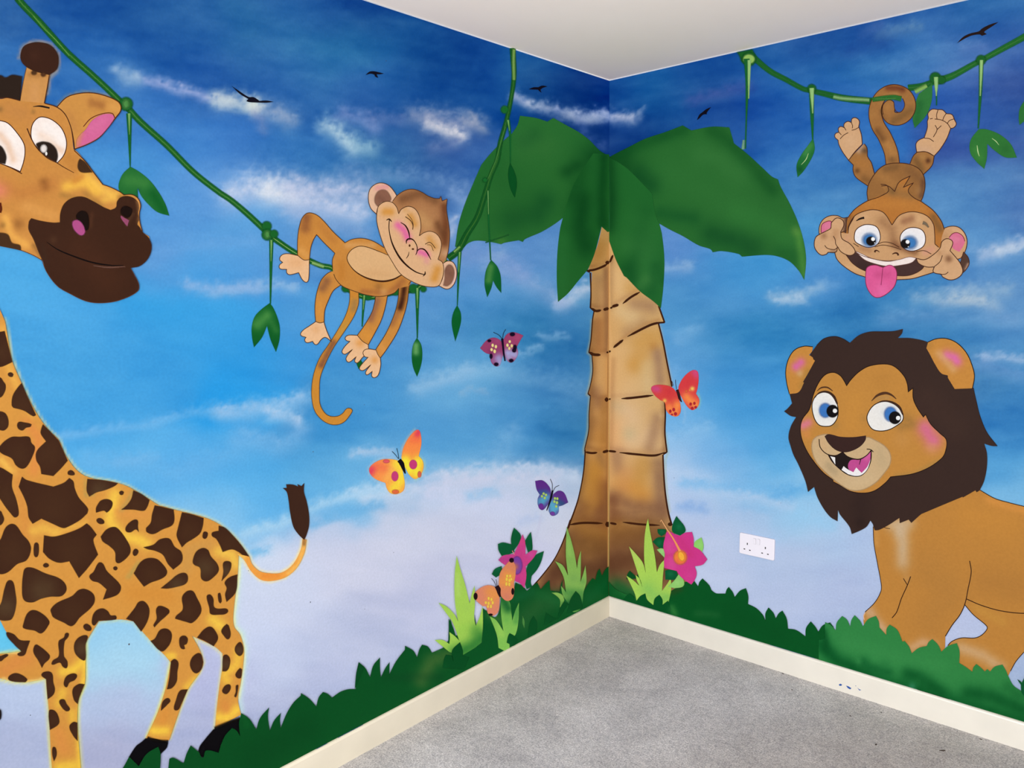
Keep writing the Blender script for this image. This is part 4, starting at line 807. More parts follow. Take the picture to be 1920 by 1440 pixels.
for nm, d, air, ln in (('hand','F: 634,717! 560,703 515,712 497,745 520,768! 495,790 500,815 550,820! 550,845 570,860 640,845! 670,900 700,917 715,890 720,748! 680,750', [((225,165,110),'F: 600,770 640,770',14,.5)], []),
              ('hand','F: 768,1212! 720,1245 670,1280 655,1312 695,1330! 685,1350 700,1370 745,1360! 760,1382 780,1382 810,1345 840,1330 886,1362! 850,1280 829,1215! 800,1222', [((222,160,100),'F: 770,1270',9,.5)], []),
              ('foot','G: 1080,355! 1010,355 988,375 1000,395 1025,400! 985,440 965,480 985,497 1045,460! 1010,500 995,535 1015,557 1072,515! 1060,550 1080,562 1120,520 1165,480! 1162,425! 1120,400', [((225,150,70),'G: 1100,410',12,.7)], []),
              ('foot','G: 1220,465! 1150,458 1123,480 1135,515 1160,520! 1100,590 1098,612 1125,618 1182,575! 1143,630 1150,652 1192,625! 1188,660 1205,673 1235,655 1255,580 1252,525! 1235,500', [((225,150,70),'G: 1210,540',9,.7)], [])):
    p = M1.part(nm); p.fill(d, SK, grid=3, ink=(MI,1.3), air=air); p.done()
b1 = M1.part('body')
b1.fill('F: 985,622! 1040,595 1120,588 1200,610 1280,655 1310,700 1420,860 1480,910! 1470,940 1390,965 1350,1000 1250,1024 1150,1012 1090,995 1020,970 960,940 920,890 895,820 893,750 912,698!', (202,136,62), grid=3.5, air=[((228,175,115),'F: 1000,640 1200,640',7,.5), ((150,100,50),'F: 1240,950',10,.6), ((160,95,55),'F: 1120,985 1300,1000 1380,950',7,.6), ((145,85,50),'F: 1420,910 1400,930',10,.5), ((220,165,100),'F: 1280,990',9,.6), ((190,120,45),'F: 960,780 960,880',10,.5)])
for i in ('F: 985,622 1040,595 1120,588 1200,610 1280,658','F: 912,698 893,750 895,820','F: 903,855 920,895 960,940 1020,970 1090,995 1150,1012 1250,1024 1350,1000 1392,962','F: 1478,912 1465,935'): b1.line(i, MI, 1.3)
b1.done()
bl = M1.part('belly'); bl.fill('F: 1003,740 1025,685 1080,650 1140,650 1240,685 1312,715! 1350,780 1412,862! 1350,895 1270,912 1180,895 1100,860 1040,810', (224,178,126), grid=4, air=[((212,162,110),'F: 1150,850 1300,860',12,.5)])
bl.line('F: 1312,715 1240,685 1140,650 1080,650 1025,685 1003,740 1040,810 1100,860 1180,895 1270,910 1350,895 1412,862', (70,38,18), [1,1.4,1.3,1.3,1.5,2.4,3.4,3.6,2]); bl.done()
for d, inner, air in (('F: 1222,405! 1180,360 1163,290 1175,220 1220,180 1270,173 1320,195 1362,245 1378,275! 1350,310 1300,330 1240,350','F: 1235,350! 1212,320 1212,275 1240,232 1290,226 1322,260 1332,300 1300,318 1260,320',[((225,150,150),'F: 1230,210 1300,200',7,.8)]),
                 ('F: 1722,775! 1760,757 1800,770 1825,830 1818,900 1790,950 1750,968 1690,942! 1715,900 1728,830','F: 1738,820 1765,785 1795,800 1808,850 1790,915 1755,945 1725,940! 1735,890',[((240,195,190),'F: 1815,840 1800,920',5,.7)])):
    p = M1.part('ear'); p.fill(d, (230,185,152), grid=3, ink=(MI,1.3), air=air)
    s_ = M1.part('ear_lining', p); p.done()
    s_.fill(inner, (140,96,76), soft=3.5, grid=2.5, air=[((118,78,62),'F: 1250,280 1780,860',7,.5)]); s_.done()
h1 = M1.part('head')
h1.fill('F: 1345,308! 1380,265 1440,228 1500,220 1560,240 1610,270 1660,288 1698,290! 1705,272! 1716,308! 1753,292! 1748,370 1765,480 1772,560 1762,680 1745,748! 1700,800! 1500,800! 1300,600!', (176,122,78), grid=3.5, air=[((120,78,48),'F: 1420,290 1560,250 1660,300',13,.8), ((110,62,35),'F: 1735,350 1745,500 1735,620',11,.85), ((100,60,35),'F: 1680,480 1720,560',10,.7), ((200,150,95),'F: 1560,430 1600,480',16,.8), ((205,155,105),'F: 1600,560',10,.6), ((205,160,120),'F: 1740,700',10,.8)])
h1.line('F: 1345,308 1380,265 1440,228 1500,220 1560,240 1610,270 1660,288 1698,290!', MI, 1.3).line('F: 1698,290! 1706,272! 1716,308! 1753,292!', MI, 1.2).line('F: 1753,292 1748,370 1765,480 1772,560 1762,680 1745,748', MI, 1.3); h1.done()
f1 = M1.part('face')
f1.fill('F: 1226,400 1240,345 1290,312 1340,318 1375,355 1390,403! 1410,370 1460,348 1510,365 1545,420 1557,500 1545,569! 1580,545 1630,535 1680,560 1710,620 1702,690 1685,745! 1718,768 1728,830 1715,895 1690,942 1640,952 1560,940 1470,900 1400,850 1340,760 1290,670 1250,560 1226,460', FACE, grid=3, air=[
 ((214,146,62),'F: 1290,390 1330,390',10,.85), ((208,145,68),'F: 1480,420 1510,480',9,.8), ((208,145,68),'F: 1620,590 1660,650',9,.7), ((212,145,62),'F: 1680,820 1660,890',11,.85), ((228,105,160),'F: 1385,490 1430,530 1455,580',9.5,.95), ((228,110,160),'F: 1550,690 1600,710',8,.9), ((222,140,160),'F: 1600,760',8,.4), ((205,150,80),'F: 1440,370',7,.5)])
f1.line('F: 1226,400 1240,345 1290,312 1340,318 1375,355 1390,403!', MI, 1.3).line('F: 1390,403 1410,370 1460,348 1510,365 1545,420 1557,500 1545,569!', MI, 1.4).line('F: 1545,569 1580,545 1630,535 1680,560 1710,620 1702,690 1685,745', MI, 1.3).line('F: 1685,745 1718,768 1728,830 1715,895 1690,942 1640,952 1560,940 1470,900 1400,850 1340,760 1290,670 1250,560 1226,460 1226,395', MI, 1.3); f1.done()
BK = (44,22,12)
sm = M1.part('smile'); sm.line('F: 1320,450 1318,520 1340,620 1390,720 1450,790 1520,840 1582,860', BK, [1.6,1.8,3,3.6,2.6,1.6]).line('F: 1298,452 1318,443 1338,463', BK, [1.4,3,1.4]).line('F: 1588,835 1588,855 1572,872', BK, [1.2,2.8,1]); sm.done()
for d in ('F: 1405,468 1440,492 1465,540 1475,600','F: 1525,690 1545,668 1575,668 1600,690 1633,748'):
    p = M1.part('closed_eye'); p.line(d, BK, [1.2,2.6,2.6,1]); p.done()
p = M1.part('nose'); p.line('F: 1448,628 1450,602 1475,590 1505,605 1528,650 1528,685 1518,712', BK, [1.2,3,2.6,1.8,1.6,2,1.2]).blob('F: 1472,642', 1.8, 2.4, (90,50,25)).blob('F: 1497,668', 2.4, 1.8, (90,50,25)).line('F: 1447,738 1462,715 1468,688', BK, [1,1.6,.8]); p.done()
p = M1.part('brow_line')
for d, wd in (('F: 1440,425 1480,455 1497,490 1495,522',1.6), ('F: 1455,405 1490,450 1500,490',1), ('F: 1588,632 1625,618 1665,662',1.4), ('F: 1602,636 1632,640 1650,682',1)): p.line(d, MI, wd)
p.done()

# ---------------------------------------------------------------- monkey hanging by its tail
RI = (72,38,24); RB = (164,112,60); RS = (212,166,122)
M2 = Fig('painted_monkey', 'painted brown monkey hanging upside down by its tail, pulling a face with tongue out', 'painted monkey', 'R', (1700, 380), .0022)
t2 = M2.part('tail')
def curl(d, w, air):
    P, c = pts(d); Q = smooth(P, c, False, 2.5)
    t2.ribbon(Q, RI, [v+2.8 for v in w]); t2.ribbon(Q, RB, w, air=air)
curl('S: 938,775 922,660 875,545 822,455 803,350 832,262 890,210 960,198 1030,230 1062,300 1042,370 985,410 925,402 900,360 905,318', [24,24,24,24,24,23,21,20,20,20,21,22,22,23,23],
     [((110,72,40),'S: 820,500 860,560',8,.8), ((105,50,30),'S: 900,180 1010,190',8,.85), ((120,80,45),'S: 850,350 880,420',5,.6), ((180,130,75),'S: 870,290 900,250 960,225',9,.6), ((110,80,45),'S: 1070,350 940,430',10,.6), ((190,135,72),'S: 900,600 940,680',8,.6), ((105,75,45),'S: 930,720',9,.6), ((185,130,70),'S: 790,380',9,.4)])
t2.fill('S: 865,300 905,268 945,290 948,330! 900,380! 862,360', RB, grid=2.5, air=[((185,130,70),'S: 900,320',8,.5)]).line('S: 862,380 862,310 905,270 944,288 954,345', RI, 1.4)
t2.fill('S: 945,292 953,345 985,362 1013,340 1024,300 1012,262 985,246! 950,250!', (50,92,165), grid=3).line('S: 944,288 954,345 985,363 1014,340 1025,300 1010,258', RI, 1.4)
t2.done()
vs = VR_.part('stem', z=.0036); vs.line('S: 782,268 850,258 940,250 1000,262', (44,108,44), [8,9,9,10], soft=2).line('S: 800,262 960,258', (70,130,60), 2.5, soft=2.5); vs.done()
for nm, d, air, lines in (('leg','S: 800,820! 775,740 755,710 745,690 740,630 720,598! 600,722! 640,760 638,800 660,850 748,915! 800,900!', [((90,58,30),'S: 670,800',6,.8), ((70,55,45),'S: 700,640 735,650',8,.7), ((180,120,58),'S: 680,740 730,760',12,.5), ((110,75,40),'S: 720,860 760,880',9,.5), ((225,185,150),'S: 700,620 680,650',7,.6)], ['S: 798,822 775,740 755,710! 745,690! 742,630 722,598','S: 604,722 640,758! 638,800 660,850 748,914']),
                 ('leg','S: 1060,755! 1090,690 1120,658 1180,656 1248,688! 1230,760 1165,830! 1120,840! ', [((80,45,28),'S: 1200,725',6,.95), ((105,75,42),'S: 1110,720 1150,800',10,.6), ((185,140,80),'S: 1160,700',8,.4)], ['S: 1065,748 1090,690 1118,662','S: 1246,688 1230,760 1165,829'])):
    p = M2.part(nm); p.fill(d, RB, grid=3, air=air)
    for i in lines: p.line(i, RI, 1.4)
    p.done()
p = M2.part('foot'); p.fill('S: 604,722! 560,660 530,600 526,572! 500,545 508,520 532,512! 527,485 545,468 570,477! 570,450 600,430 625,440! 630,410 658,403 685,428 680,470! 700,530 707,602! 655,655', RS, grid=4, ink=(RI,1.4), air=[((222,180,140),'S: 620,580',16,.4)])
for i in ('S: 532,512 550,532','S: 572,474 585,498','S: 625,440 634,462 632,482','S: 540,562 570,532 602,515','S: 628,497 655,490 682,474','S: 604,722 650,665 708,603'): p.line(i, RI, 1.3)
p.done()
p = M2.part('foot'); p.fill('S: 1115,660! 1110,600 1130,572 1172,553! 1195,480 1195,428! 1203,405 1200,370 1230,340 1275,342! 1310,345 1337,372! 1380,380 1398,418! 1412,450 1392,478 1370,482! 1340,560 1290,640 1246,690! 1190,660', RS, grid=4, ink=(RI,1.4), air=[((205,165,135),'S: 1150,640 1200,650',10,.5)])
for i in ('S: 1275,344 1264,385 1268,412','S: 1337,370 1318,400 1310,424','S: 1395,412 1360,425 1345,446','S: 1215,412 1235,408','S: 1250,412 1300,420 1345,446 1368,480','S: 1253,458 1268,492 1240,548','S: 1300,462 1268,492','S: 1172,556 1210,560 1243,582','S: 1115,662 1180,658 1246,690'): p.line(i, RI, 1.4)
p.done()
p = M2.part('body'); p.fill('S: 747,1060! 743,960 760,890 820,800 880,757 960,743 1060,752 1130,785 1168,840 1177,920 1160,1000 1140,1060!', (152,104,56), grid=3.5, ink=None, air=[((125,85,50),'S: 1060,800 1130,860',12,.6), ((95,62,45),'S: 1165,880 1150,990',7,.8), ((185,130,70),'S: 850,820 930,900',16,.45), ((100,72,42),'S: 950,960 1000,980',8,.7), ((110,78,45),'S: 880,790 960,770',9,.5), ((175,130,80),'S: 1130,950',9,.4)])
p.line('S: 750,1022 743,960 760,890 820,800 880,757 960,743 1060,752 1130,785 1168,840 1177,920 1160,1000 1146,1028', RI, 1.5); p.done()
for d, inn, air in (('U: 640,440! 600,430! 560,435 520,418 460,420 410,450 385,500 382,550! 450,600! 560,600! 640,580!','U: 398,545! 402,490 430,465 475,462 470,510! 440,525 412,548!',[((75,48,38),'U: 600,440 590,560 620,500',10,1.0)]),
               ('U: 1300,520! 1370,497 1430,505 1475,550 1493,610 1480,680 1448,735! 1380,760! 1290,700! 1290,600!','U: 1357,582! 1385,552 1420,545 1460,570 1477,610 1462,650 1435,690! 1385,660 1375,605!',[((225,180,140),'U: 1400,520 1460,560',6,.5), ((185,135,90),'U: 1330,580 1300,640',12,.5)])):
    p = M2.part('ear'); p.fill(d, (208,160,115), grid=3, ink=(RI,1.4), air=air); s_ = M2.part('ear_lining', p); p.done()
    s_.fill(inn, (218,112,142), grid=3, air=[((228,135,160),'U: 1420,600 440,490',8,.5)]).line(inn.split(' ',1)[0]+' '+' '.join(inn.split()[1:6]), (110,30,45), 1.3); s_.done()
p = M2.part('ear'); p.fill('U: 1466,690! 1500,730 1508,780 1480,828 1455,850! 1440,780!', (84,58,46), grid=3, ink=(RI,1.3), air=[((225,180,150),'U: 1500,780 1480,820',3,.6)]); p.done()
h2 = M2.part('head')
h2.fill('U: 497,690! 545,545 588,550! 600,430 650,370 740,310 830,270 880,255 850,190! 895,190! 950,225! 985,165 1066,120! 1015,205! 1090,172! 1052,230 1090,280 1150,310 1240,380 1300,460 1322,522! 1300,600 1310,700 1240,805 1250,840! 1180,862 1080,890 970,898! 850,895! 730,878! 650,850 560,790 515,740', (182,116,52), grid=3.5, air=[((150,108,62),'U: 870,220 950,250 1080,270',13,.8), ((110,80,45),'U: 940,235 920,215',8,.6), ((120,85,48),'U: 1240,430 1290,520',10,.7), ((195,128,58),'U: 760,330 1000,330 1150,360',16,.6), ((165,115,62),'U: 1000,200 870,200',10,.6), ((130,85,45),'U: 620,430 600,500',6,.5)])
for i in ('U: 600,432 650,370 740,310 830,278 890,248! 905,228 890,190 845,182!','U: 850,195 900,195 950,235! 985,165 1066,120! 1040,165 1015,205! 1090,172! 1052,230 1090,280 1150,312! 1240,380 1300,460 1322,522'): h2.line(i, RI, 1.5)
h2.done()
f2 = M2.part('face')
f2.fill('U: 497,688! 545,545! 600,552! 606,490 650,420 720,385 800,373 870,398 930,487! 980,420 1040,393 1110,390 1190,418 1238,475 1250,550 1252,632! 1290,662! 1310,700 1240,805 1250,842! 1180,862 1080,890 970,898! 850,895! 730,878! 650,850 560,790 515,740', (206,158,110), grid=3, air=[((150,105,70),'U: 860,460 930,520 940,600',14,.6), ((130,85,55),'U: 950,630 980,650 1100,690',9,.8), ((150,100,70),'U: 1020,460 1080,440',9,.75), ((215,150,130),'U: 1230,670 1180,690',10,.6), ((215,155,125),'U: 590,600 600,580',8,.5), ((165,115,80),'U: 700,660 760,680',8,.5), ((222,178,130),'U: 1130,440',12,.5), ((220,175,130),'U: 720,430',12,.5), ((226,180,132),'U: 600,800 1150,870',10,.5)])
for i in ('U: 600,550 608,490 650,420 720,385 800,373 870,398 930,487!','U: 930,487! 980,420 1040,393 1110,390 1190,418 1238,475 1250,550 1252,630!','U: 1252,630! 1280,655','U: 500,690 515,740 560,790 650,850 730,878','U: 965,898 1080,890 1180,862 1250,840','U: 545,545 590,528'): f2.line(i, RI, 1.5)
f2.line('U: 600,550 605,500 650,420',(72,38,24),2.4,taper=.3)
for i in ('U: 800,652 860,638 930,650 1000,672','U: 820,632 870,615 930,625 985,655','U: 640,625 680,650','U: 1112,688 1170,680 1225,705'): f2.line(i, RI, 1.3)
f2.done()
mth = M2.part('mouth')
mth.fill('U: 588,716! 620,712 652,688! 740,745 850,790 960,795 1060,770 1110,738! 1168,790 1140,830 1060,865 970,868 850,850 730,832 640,780', (72,48,44), grid=4, ink=(RI,1.3), air=[((52,34,32),'U: 700,790 760,820',14,.6)])
te = M2.part('teeth', mth); mth.done()
te.fill('U: 655,682! 700,702 780,738 880,755 980,748 1060,727 1112,736! 1080,768 1000,788 900,797 800,777 720,745', (246,228,220), ink=((120,80,70),1)); te.done()
to = M2.part('tongue')
to.fill('U: 733,850 745,805 800,788 862,806! 915,788 950,808 966,850 955,930 920,980 850,1026 800,1028 760,990 735,930', (224,92,148), grid=3.5, ink=((140,40,80),1.3), air=[((195,75,125),'U: 820,860 900,860',9,.5), ((240,120,175),'U: 860,980',18,.5)])
to.line('U: 862,806 855,870 848,938', (150,50,90), 1.3); to.done()
for sh, blue, pu, gl, gl2 in (('U: 647,580 660,525 710,490 760,484 812,500 838,545 840,600 810,640 750,655 690,635 655,612','U: 760,600','U: 772,608','U: 788,593','U: 800,622'),
                     ('U: 990,590 1005,545 1050,512 1110,508 1160,530 1181,580 1170,640 1120,675 1060,682 1010,652','U: 1065,620','U: 1030,628','U: 1047,614','U: 1052,650')):
    e = M2.part('eye'); e.fill(sh, (246,238,236), grid=2.2, ink=(RI,1.6), air=[((200,215,228), blue, 20, .4), ((150,185,215), blue, 15, .5)])
    ir = M2.part('iris', e); p = M2.part('pupil', e); e.done()
    ir.blob(blue, 12.5, 11.5, (62,122,184), soft=9); ir.done()
    p.blob(pu, 9, 8.6, (18,12,12), soft=2).blob(gl, 3.6, 3.6, (250,248,246), soft=1).blob(gl2, 1, 1, (220,220,220)); p.done()
p = M2.part('nostril'); p.line('U: 800,692 805,680 822,680 836,692', RI, [3.4,2.8,1.6,1]).done(); p = M2.part('nostril'); p.line('U: 932,706 955,697 972,702 978,716', RI, [1.4,2.4,3,3.4]); p.done()
p = M2.part('lip_line'); p.line('U: 650,688 720,722 850,755 910,760 965,750', (110,75,62), 1.3); p.done()
p = M2.part('brow'); p.line('U: 662,456 692,440 722,433', (34,20,16), [1.5,3.4,4.2]).line('U: 1160,470 1182,478 1205,506', (120,105,85), [6,4,1.5], soft=3); p.done()
for d, air, lns in (('U: 475,470! 515,435 560,452 568,490 545,540! 555,590 610,625 650,672 650,700 610,716 550,690 520,650! 510,690 450,692! 440,705 400,713 362,680 347,640 358,580 400,550! 462,520 472,510!', [((150,105,72),'U: 420,570',8,.7), ((175,125,85),'U: 510,540 500,580',8,.5), ((110,78,60),'U: 480,690 510,690',5,.6)], ('U: 490,570 505,600 508,630 530,662','U: 425,640 445,662 500,672 515,660')),
                ('U: 1112,738! 1175,747 1240,710 1290,660 1305,612 1345,590 1385,615 1365,680! 1400,720 1445,780 1460,840 1430,880 1370,900 1310,877 1300,857! 1240,840 1247,802! 1190,802 1130,775', [((120,78,52),'U: 1355,740',9,.75), ((175,125,85),'U: 1290,700',8,.4)], ('U: 1247,800 1290,762 1308,715','U: 1290,858 1330,856 1352,840'))):
    p = M2.part('hand'); p.fill(d, RS, grid=3, ink=(RI,1.5), air=air)
    for i in lns: p.line(i, RI, 1.4)
    p.done()

# ---------------------------------------------------------------- lion
LI = (52,26,16); LB = (192,132,60)
LN = Fig('painted_lion', 'painted smiling cartoon lion with dark brown mane and blue eyes above the bushes', 'painted lion', 'R', (1700, 1240), .0022)
b = LN.part('body')
b.fill('W: 789,560! 795,720 820,860 850,1030 845,1080 800,1160 728,1230! 715,1290 735,1400! X: 900,600 1100,680 1300,640! 1328,530! 1330,455! 1380,370 1440,290 1475,215! 1540,290 1640,375 1642,400 1600,445 1550,465 1450,465 1380,490 1348,522! 1380,640! 1500,760 1780,800! 1818,714! 1860,640 1920,570 1990,480 2060,440 2300,400! W: 2350,900 2250,560 2100,480 1920,438 1800,410 1700,380 1590,312! 1500,200 1200,300 850,400', LB, grid=5, air=[
 ((206,178,142),'W: 930,570 1050,570 1000,620',17,.7), ((206,178,142),'W: 985,600 1010,700 1015,860',17,.85), ((195,150,95),'W: 1020,900 1040,980',9,.5), ((182,126,60),'W: 1200,900 1350,1100 1200,1300',50,.7), ((205,140,60),'W: 1500,500 1800,560',45,.5), ((225,150,70),'W: 1650,390 1800,440 1920,470',9,.6), ((178,122,58),'W: 1650,1000 1900,1050',40,.6), ((200,145,65),'W: 1560,1200 1760,1300',13,.6),
 ((205,165,125),'X: 760,260 800,330 860,400',13,.85), ((208,165,122),'X: 1080,540 1160,500 1240,520',12,.75), ((205,165,118),'X: 1450,540 1600,590 1740,680',15,.85), ((190,140,80),'X: 1400,500',10,.5), ((215,160,90),'W: 810,600 815,720',6,.4)])
for i, wd in (('W: 789,590 795,720 820,860 850,1030 845,1080 800,1160 728,1230',1.4), ('W: 1590,316 1700,378 1800,408 1920,438 2100,480',1.4), ('W: 1512,846 1524,930 1500,1060 1478,1165 1440,1250 1380,1330 1330,1412',1.7), ('W: 1490,1133 1600,1180 1750,1222 1920,1240 2100,1225',1.7), ('W: 1070,963 1045,1030 1000,1130 965,1230 930,1275',1.7), ('W: 1015,978 1043,1024',1.5),
              ('X: 1475,215 1540,290 1640,375 1642,400 1600,445 1550,465 1450,465 1380,490 1348,522',1.5), ('X: 1818,714 1860,640 1920,570',1.4), ('W: 865,592 890,602 915,605',1.2)): b.line(i, LI, wd)
b.line('X: 728,275 717,300 722,330', (225,180,150), 1.6); b.done()
m_ = LN.part('mane')
m_.fill('V: 365,190! 420,140 500,123 560,140 612,172! 680,115 760,88 860,85 940,83 1012,67! 1005,100 975,135! 1060,135 1150,150 1205,168! 1400,300! 1540,510! 1560,600 1590,720 1640,840 1720,946! 1680,945 1622,928! 1642,1000 1642,1100 1620,1210 1588,1278! 1565,1292! 1555,1278! 1460,1332! 1460,1325! 1400,1350 1280,1400 1150,1455! W: 1130,512 1075,562! 1055,537! 988,564! 985,525! 900,580 830,615 800,617! 785,570 768,545! 740,590 690,620 628,646! 610,590 540,500 525,468! 522,550! 470,520 420,460 370,370 345,293! 300,330! 280,250 230,130 190,50 V: 170,950 153,880 170,800 210,728! 170,720 120,685! 145,665 180,625! 160,550! 250,400! 320,250!', (58,40,34), grid=6, soft=1, air=[((72,50,40),'V: 1200,600 1400,800',36,.35), ((48,33,30),'V: 700,1350 W: 700,540',26,.5), ((38,26,24),'W: 690,560',10,.5)])
m_.line('V: 365,190 420,140 500,123 560,140 612,172!', (38,26,30), 1.2).line('V: 1540,510 1560,600 1590,720 1640,840 1720,946!', (42,26,24), 1).done()
for d, air, i in (('V: 336,203! 270,197 200,225 155,290 133,380 140,470 160,555! 230,540 270,470! 262,465! 300,400 352,305! 340,295 335,280! 308,262! 330,235',[((220,105,165),'V: 212,350 245,320',11,.95), ((210,170,120),'V: 240,400',8,.7), ((165,125,60),'V: 300,380 250,500',7,.5)],'V: 336,201 270,197 200,225 155,290 133,380 140,470 160,555'),
           ('V: 1200,168! 1260,142 1340,140 1420,175 1490,250 1530,340 1548,420 1535,512! 1400,517! 1350,435! 1348,415! 1300,400 1252,330 1210,250 1188,212!',[((222,110,165),'V: 1345,265 1400,285 1415,310',13,.95), ((215,165,110),'V: 1280,250 1390,370',9,.7), ((175,125,60),'V: 1210,190',9,.6)],'V: 1200,166 1260,142 1340,140 1420,175 1490,250 1530,340 1548,420 1533,515')):
    p = LN.part('ear'); p.fill(d, (202,138,62), grid=3, air=air); p.line(i, (34,18,12), 1.5); p.done()
FACEP = 'V: 590,492! 620,450 680,390 760,345 880,330 950,350 1020,420 1045,480 1052,538! 1087,510! 1090,590 1120,660 1165,727! 1182,708! 1220,780 1290,850 1338,900 1330,990 1300,1040 1200,1110 1080,1155 920,1177! 880,1222 800,1280 720,1298 620,1285 540,1240 487,1212! 487,1198! 420,1150 350,1070 290,980 250,880 243,800 260,740 310,670 340,560 380,470 430,410 490,393 540,415 570,455'
f = LN.part('face')
f.fill(FACEP, (196,136,62), grid=4, ink=((36,18,12),1.6), air=[((215,110,140),'V: 1180,810 1240,900',20,.95), ((218,150,110),'V: 1230,960',14,.5), ((222,120,150),'V: 265,790 300,770',11,.8), ((222,140,80),'V: 290,860',10,.6), ((158,115,60),'V: 1040,740 1080,780 1000,800',13,.65), ((160,125,70),'V: 500,790',10,.5), ((175,135,85),'V: 820,590 900,580',6,.7), ((170,125,65),'V: 720,740',10,.5), ((205,142,62),'V: 650,600 640,800',22,.5), ((165,130,70),'V: 1280,1060 1100,1150 960,1170',6,.5), ((186,128,58),'V: 850,450',22,.5), ((160,120,65),'V: 270,960 330,1060',6,.5), ((205,150,90),'V: 1000,900',20,.3)])
f.done()
q = LN.part('muzzle'); q.fill('V: 328,940 345,890 400,862 460,862 540,940 640,940 735,880 800,900 880,950 918,1010 915,1080 870,1150 800,1225 700,1275 620,1275 540,1232 440,1150 365,1070 335,1000', (206,174,130), grid=3.5, soft=3.5, air=[((214,170,122),'V: 400,900 420,960',12,.5), ((165,145,110),'V: 450,1090 500,1140',9,.5), ((190,165,125),'V: 840,980 860,1080',12,.5), ((214,185,142),'V: 620,1220 760,1190',14,.5)]); q.done()
q = LN.part('nose'); q.fill('V: 424,872! 450,856 490,862 540,875 640,878 735,866! 732,900 690,950 620,985 560,992 500,970 450,920', (58,36,32), grid=3.5); q.done()
q = LN.part('mouth'); q.fill('V: 452,1012! 510,1016 560,990! 590,1020 640,1040 690,1042 740,1015 775,978! 772,1050 745,1120 700,1165 650,1172 590,1155 530,1110 480,1060', (34,24,22), grid=4, ink=((30,14,14),1.7))
r_ = LN.part('tongue', q); r2_ = LN.part('fang', q); r3_ = LN.part('teeth', q); q.done()
r_.fill('V: 600,1100 620,1052 690,1048 740,1018 770,988! 765,1060 740,1110 700,1150 660,1145 620,1135', (194,78,142), grid=3, soft=1, air=[((225,110,165),'V: 760,1000 740,1040',7,.5)]).line('V: 695,1045 685,1085', (50,20,30), [2,1]); r_.done()
r2_.fill('V: 467,1022! 503,1030! 505,1085!', (240,234,230)); r2_.done()
r3_.fill('V: 552,1124! 567,1096! 590,1115 640,1142! 662,1106! 680,1125 702,1147! 745,1100 770,1042! 745,1118 700,1162 650,1169 600,1156!', (244,238,236)); r3_.done()
q = LN.part('lip_line')
for i in ('V: 383,893 390,950 420,990 460,1012 510,1016 560,992!','V: 560,990 590,1020 640,1040 690,1042 740,1015 775,975!','V: 740,968 770,972 790,990'): q.line(i, (36,18,14), 1.7)
q.done()
for sh, blue, pu, gl, lid in (('V: 330,640 350,580 385,550 430,542 480,565 515,620 526,680 518,738 480,788 430,798 380,785 345,730','V: 435,675','V: 484,684','V: 502,681','V: 350,585 385,545 440,538 490,570 520,630'),
                         ('V: 742,740 760,680 800,635 860,612 920,618 980,650 1010,700 1010,752 960,795 900,825 830,832 775,812','V: 918,700','V: 952,733','V: 976,735','V: 800,632 860,608 930,618 985,655 1012,710')):
    e = LN.part('eye'); e.fill(sh, (240,235,228), grid=2.5, ink=((40,20,14),1.7), air=[((150,180,215), blue, 16, .5)])
    ir = LN.part('iris', e); p = LN.part('pupil', e); e.done()
    ir.blob('V: 430,678' if '484' in pu else 'V: 918,706', 11.5, 13.5, (62,118,188), soft=5); ir.done()
    p.blob(pu, 11.3, 12, (14,10,12), soft=1.5).blob(gl, 4, 4, (245,243,240), soft=1.2); p.done()
    l_ = LN.part('eyelid'); l_.line(lid, (62,38,26), [1,2.2,4.2,5,3]); l_.done()
for i in ('V: 368,532 400,508 445,506 486,533','V: 776,608 820,566 880,548 925,562 962,592'):
    p = LN.part('brow'); p.line(i, (82,50,30), [1,4,5.5,4,1.5] if '776' in i else [1,2.8,2.8,1.4]); p.done()

# ---------------------------------------------------------------- birds
for wl, at, lb, d, c in (('L',(470,185),'largest painted black bird silhouette gliding above the wispy cloud, left wall','H: 135,643! 190,680 265,727 300,728 330,745 345,757! 400,754 453,764! 400,770 330,769 270,766 247,758! 262,742! 200,705',(14,12,26)),
                 ('L',(703,138),'small painted black bird high on the left wall under the ceiling edge','H: 1141,563! 1170,538 1200,534 1235,540! 1280,552! 1250,557 1225,558! 1237,584! 1215,575 1208,560! 1180,553',(14,12,26)),
                 ('L',(1008,166),'small painted black bird between the hanging vine and the corner','I: 763,670! 800,655 838,654! 865,642 907,648! 870,660 853,674! 862,696! 848,686 835,673!',(12,8,22)),
                 ('R',(1320,212),'small painted black bird above the palm leaf on the right wall','R: 106,902! 125,860 150,840 175,820 214,802! 190,832 180,848! 182,858! 165,857 150,863 125,888',(12,8,22)),
                 ('R',(1833,60),'painted dark brown bird with long wings at the upper right, above the vine','Z: 1248,434! 1310,370 1380,335 1470,312 1500,285 1580,245 1667,219! 1600,265 1530,310 1520,322! 1548,342! 1500,358! 1475,345 1400,355 1330,385',(36,20,18))):
    F_ = Fig('painted_bird', lb, 'painted bird', wl, at, .0010); p = F_.part('silhouette'); p.fill(d, c, step=1.5); p.done()

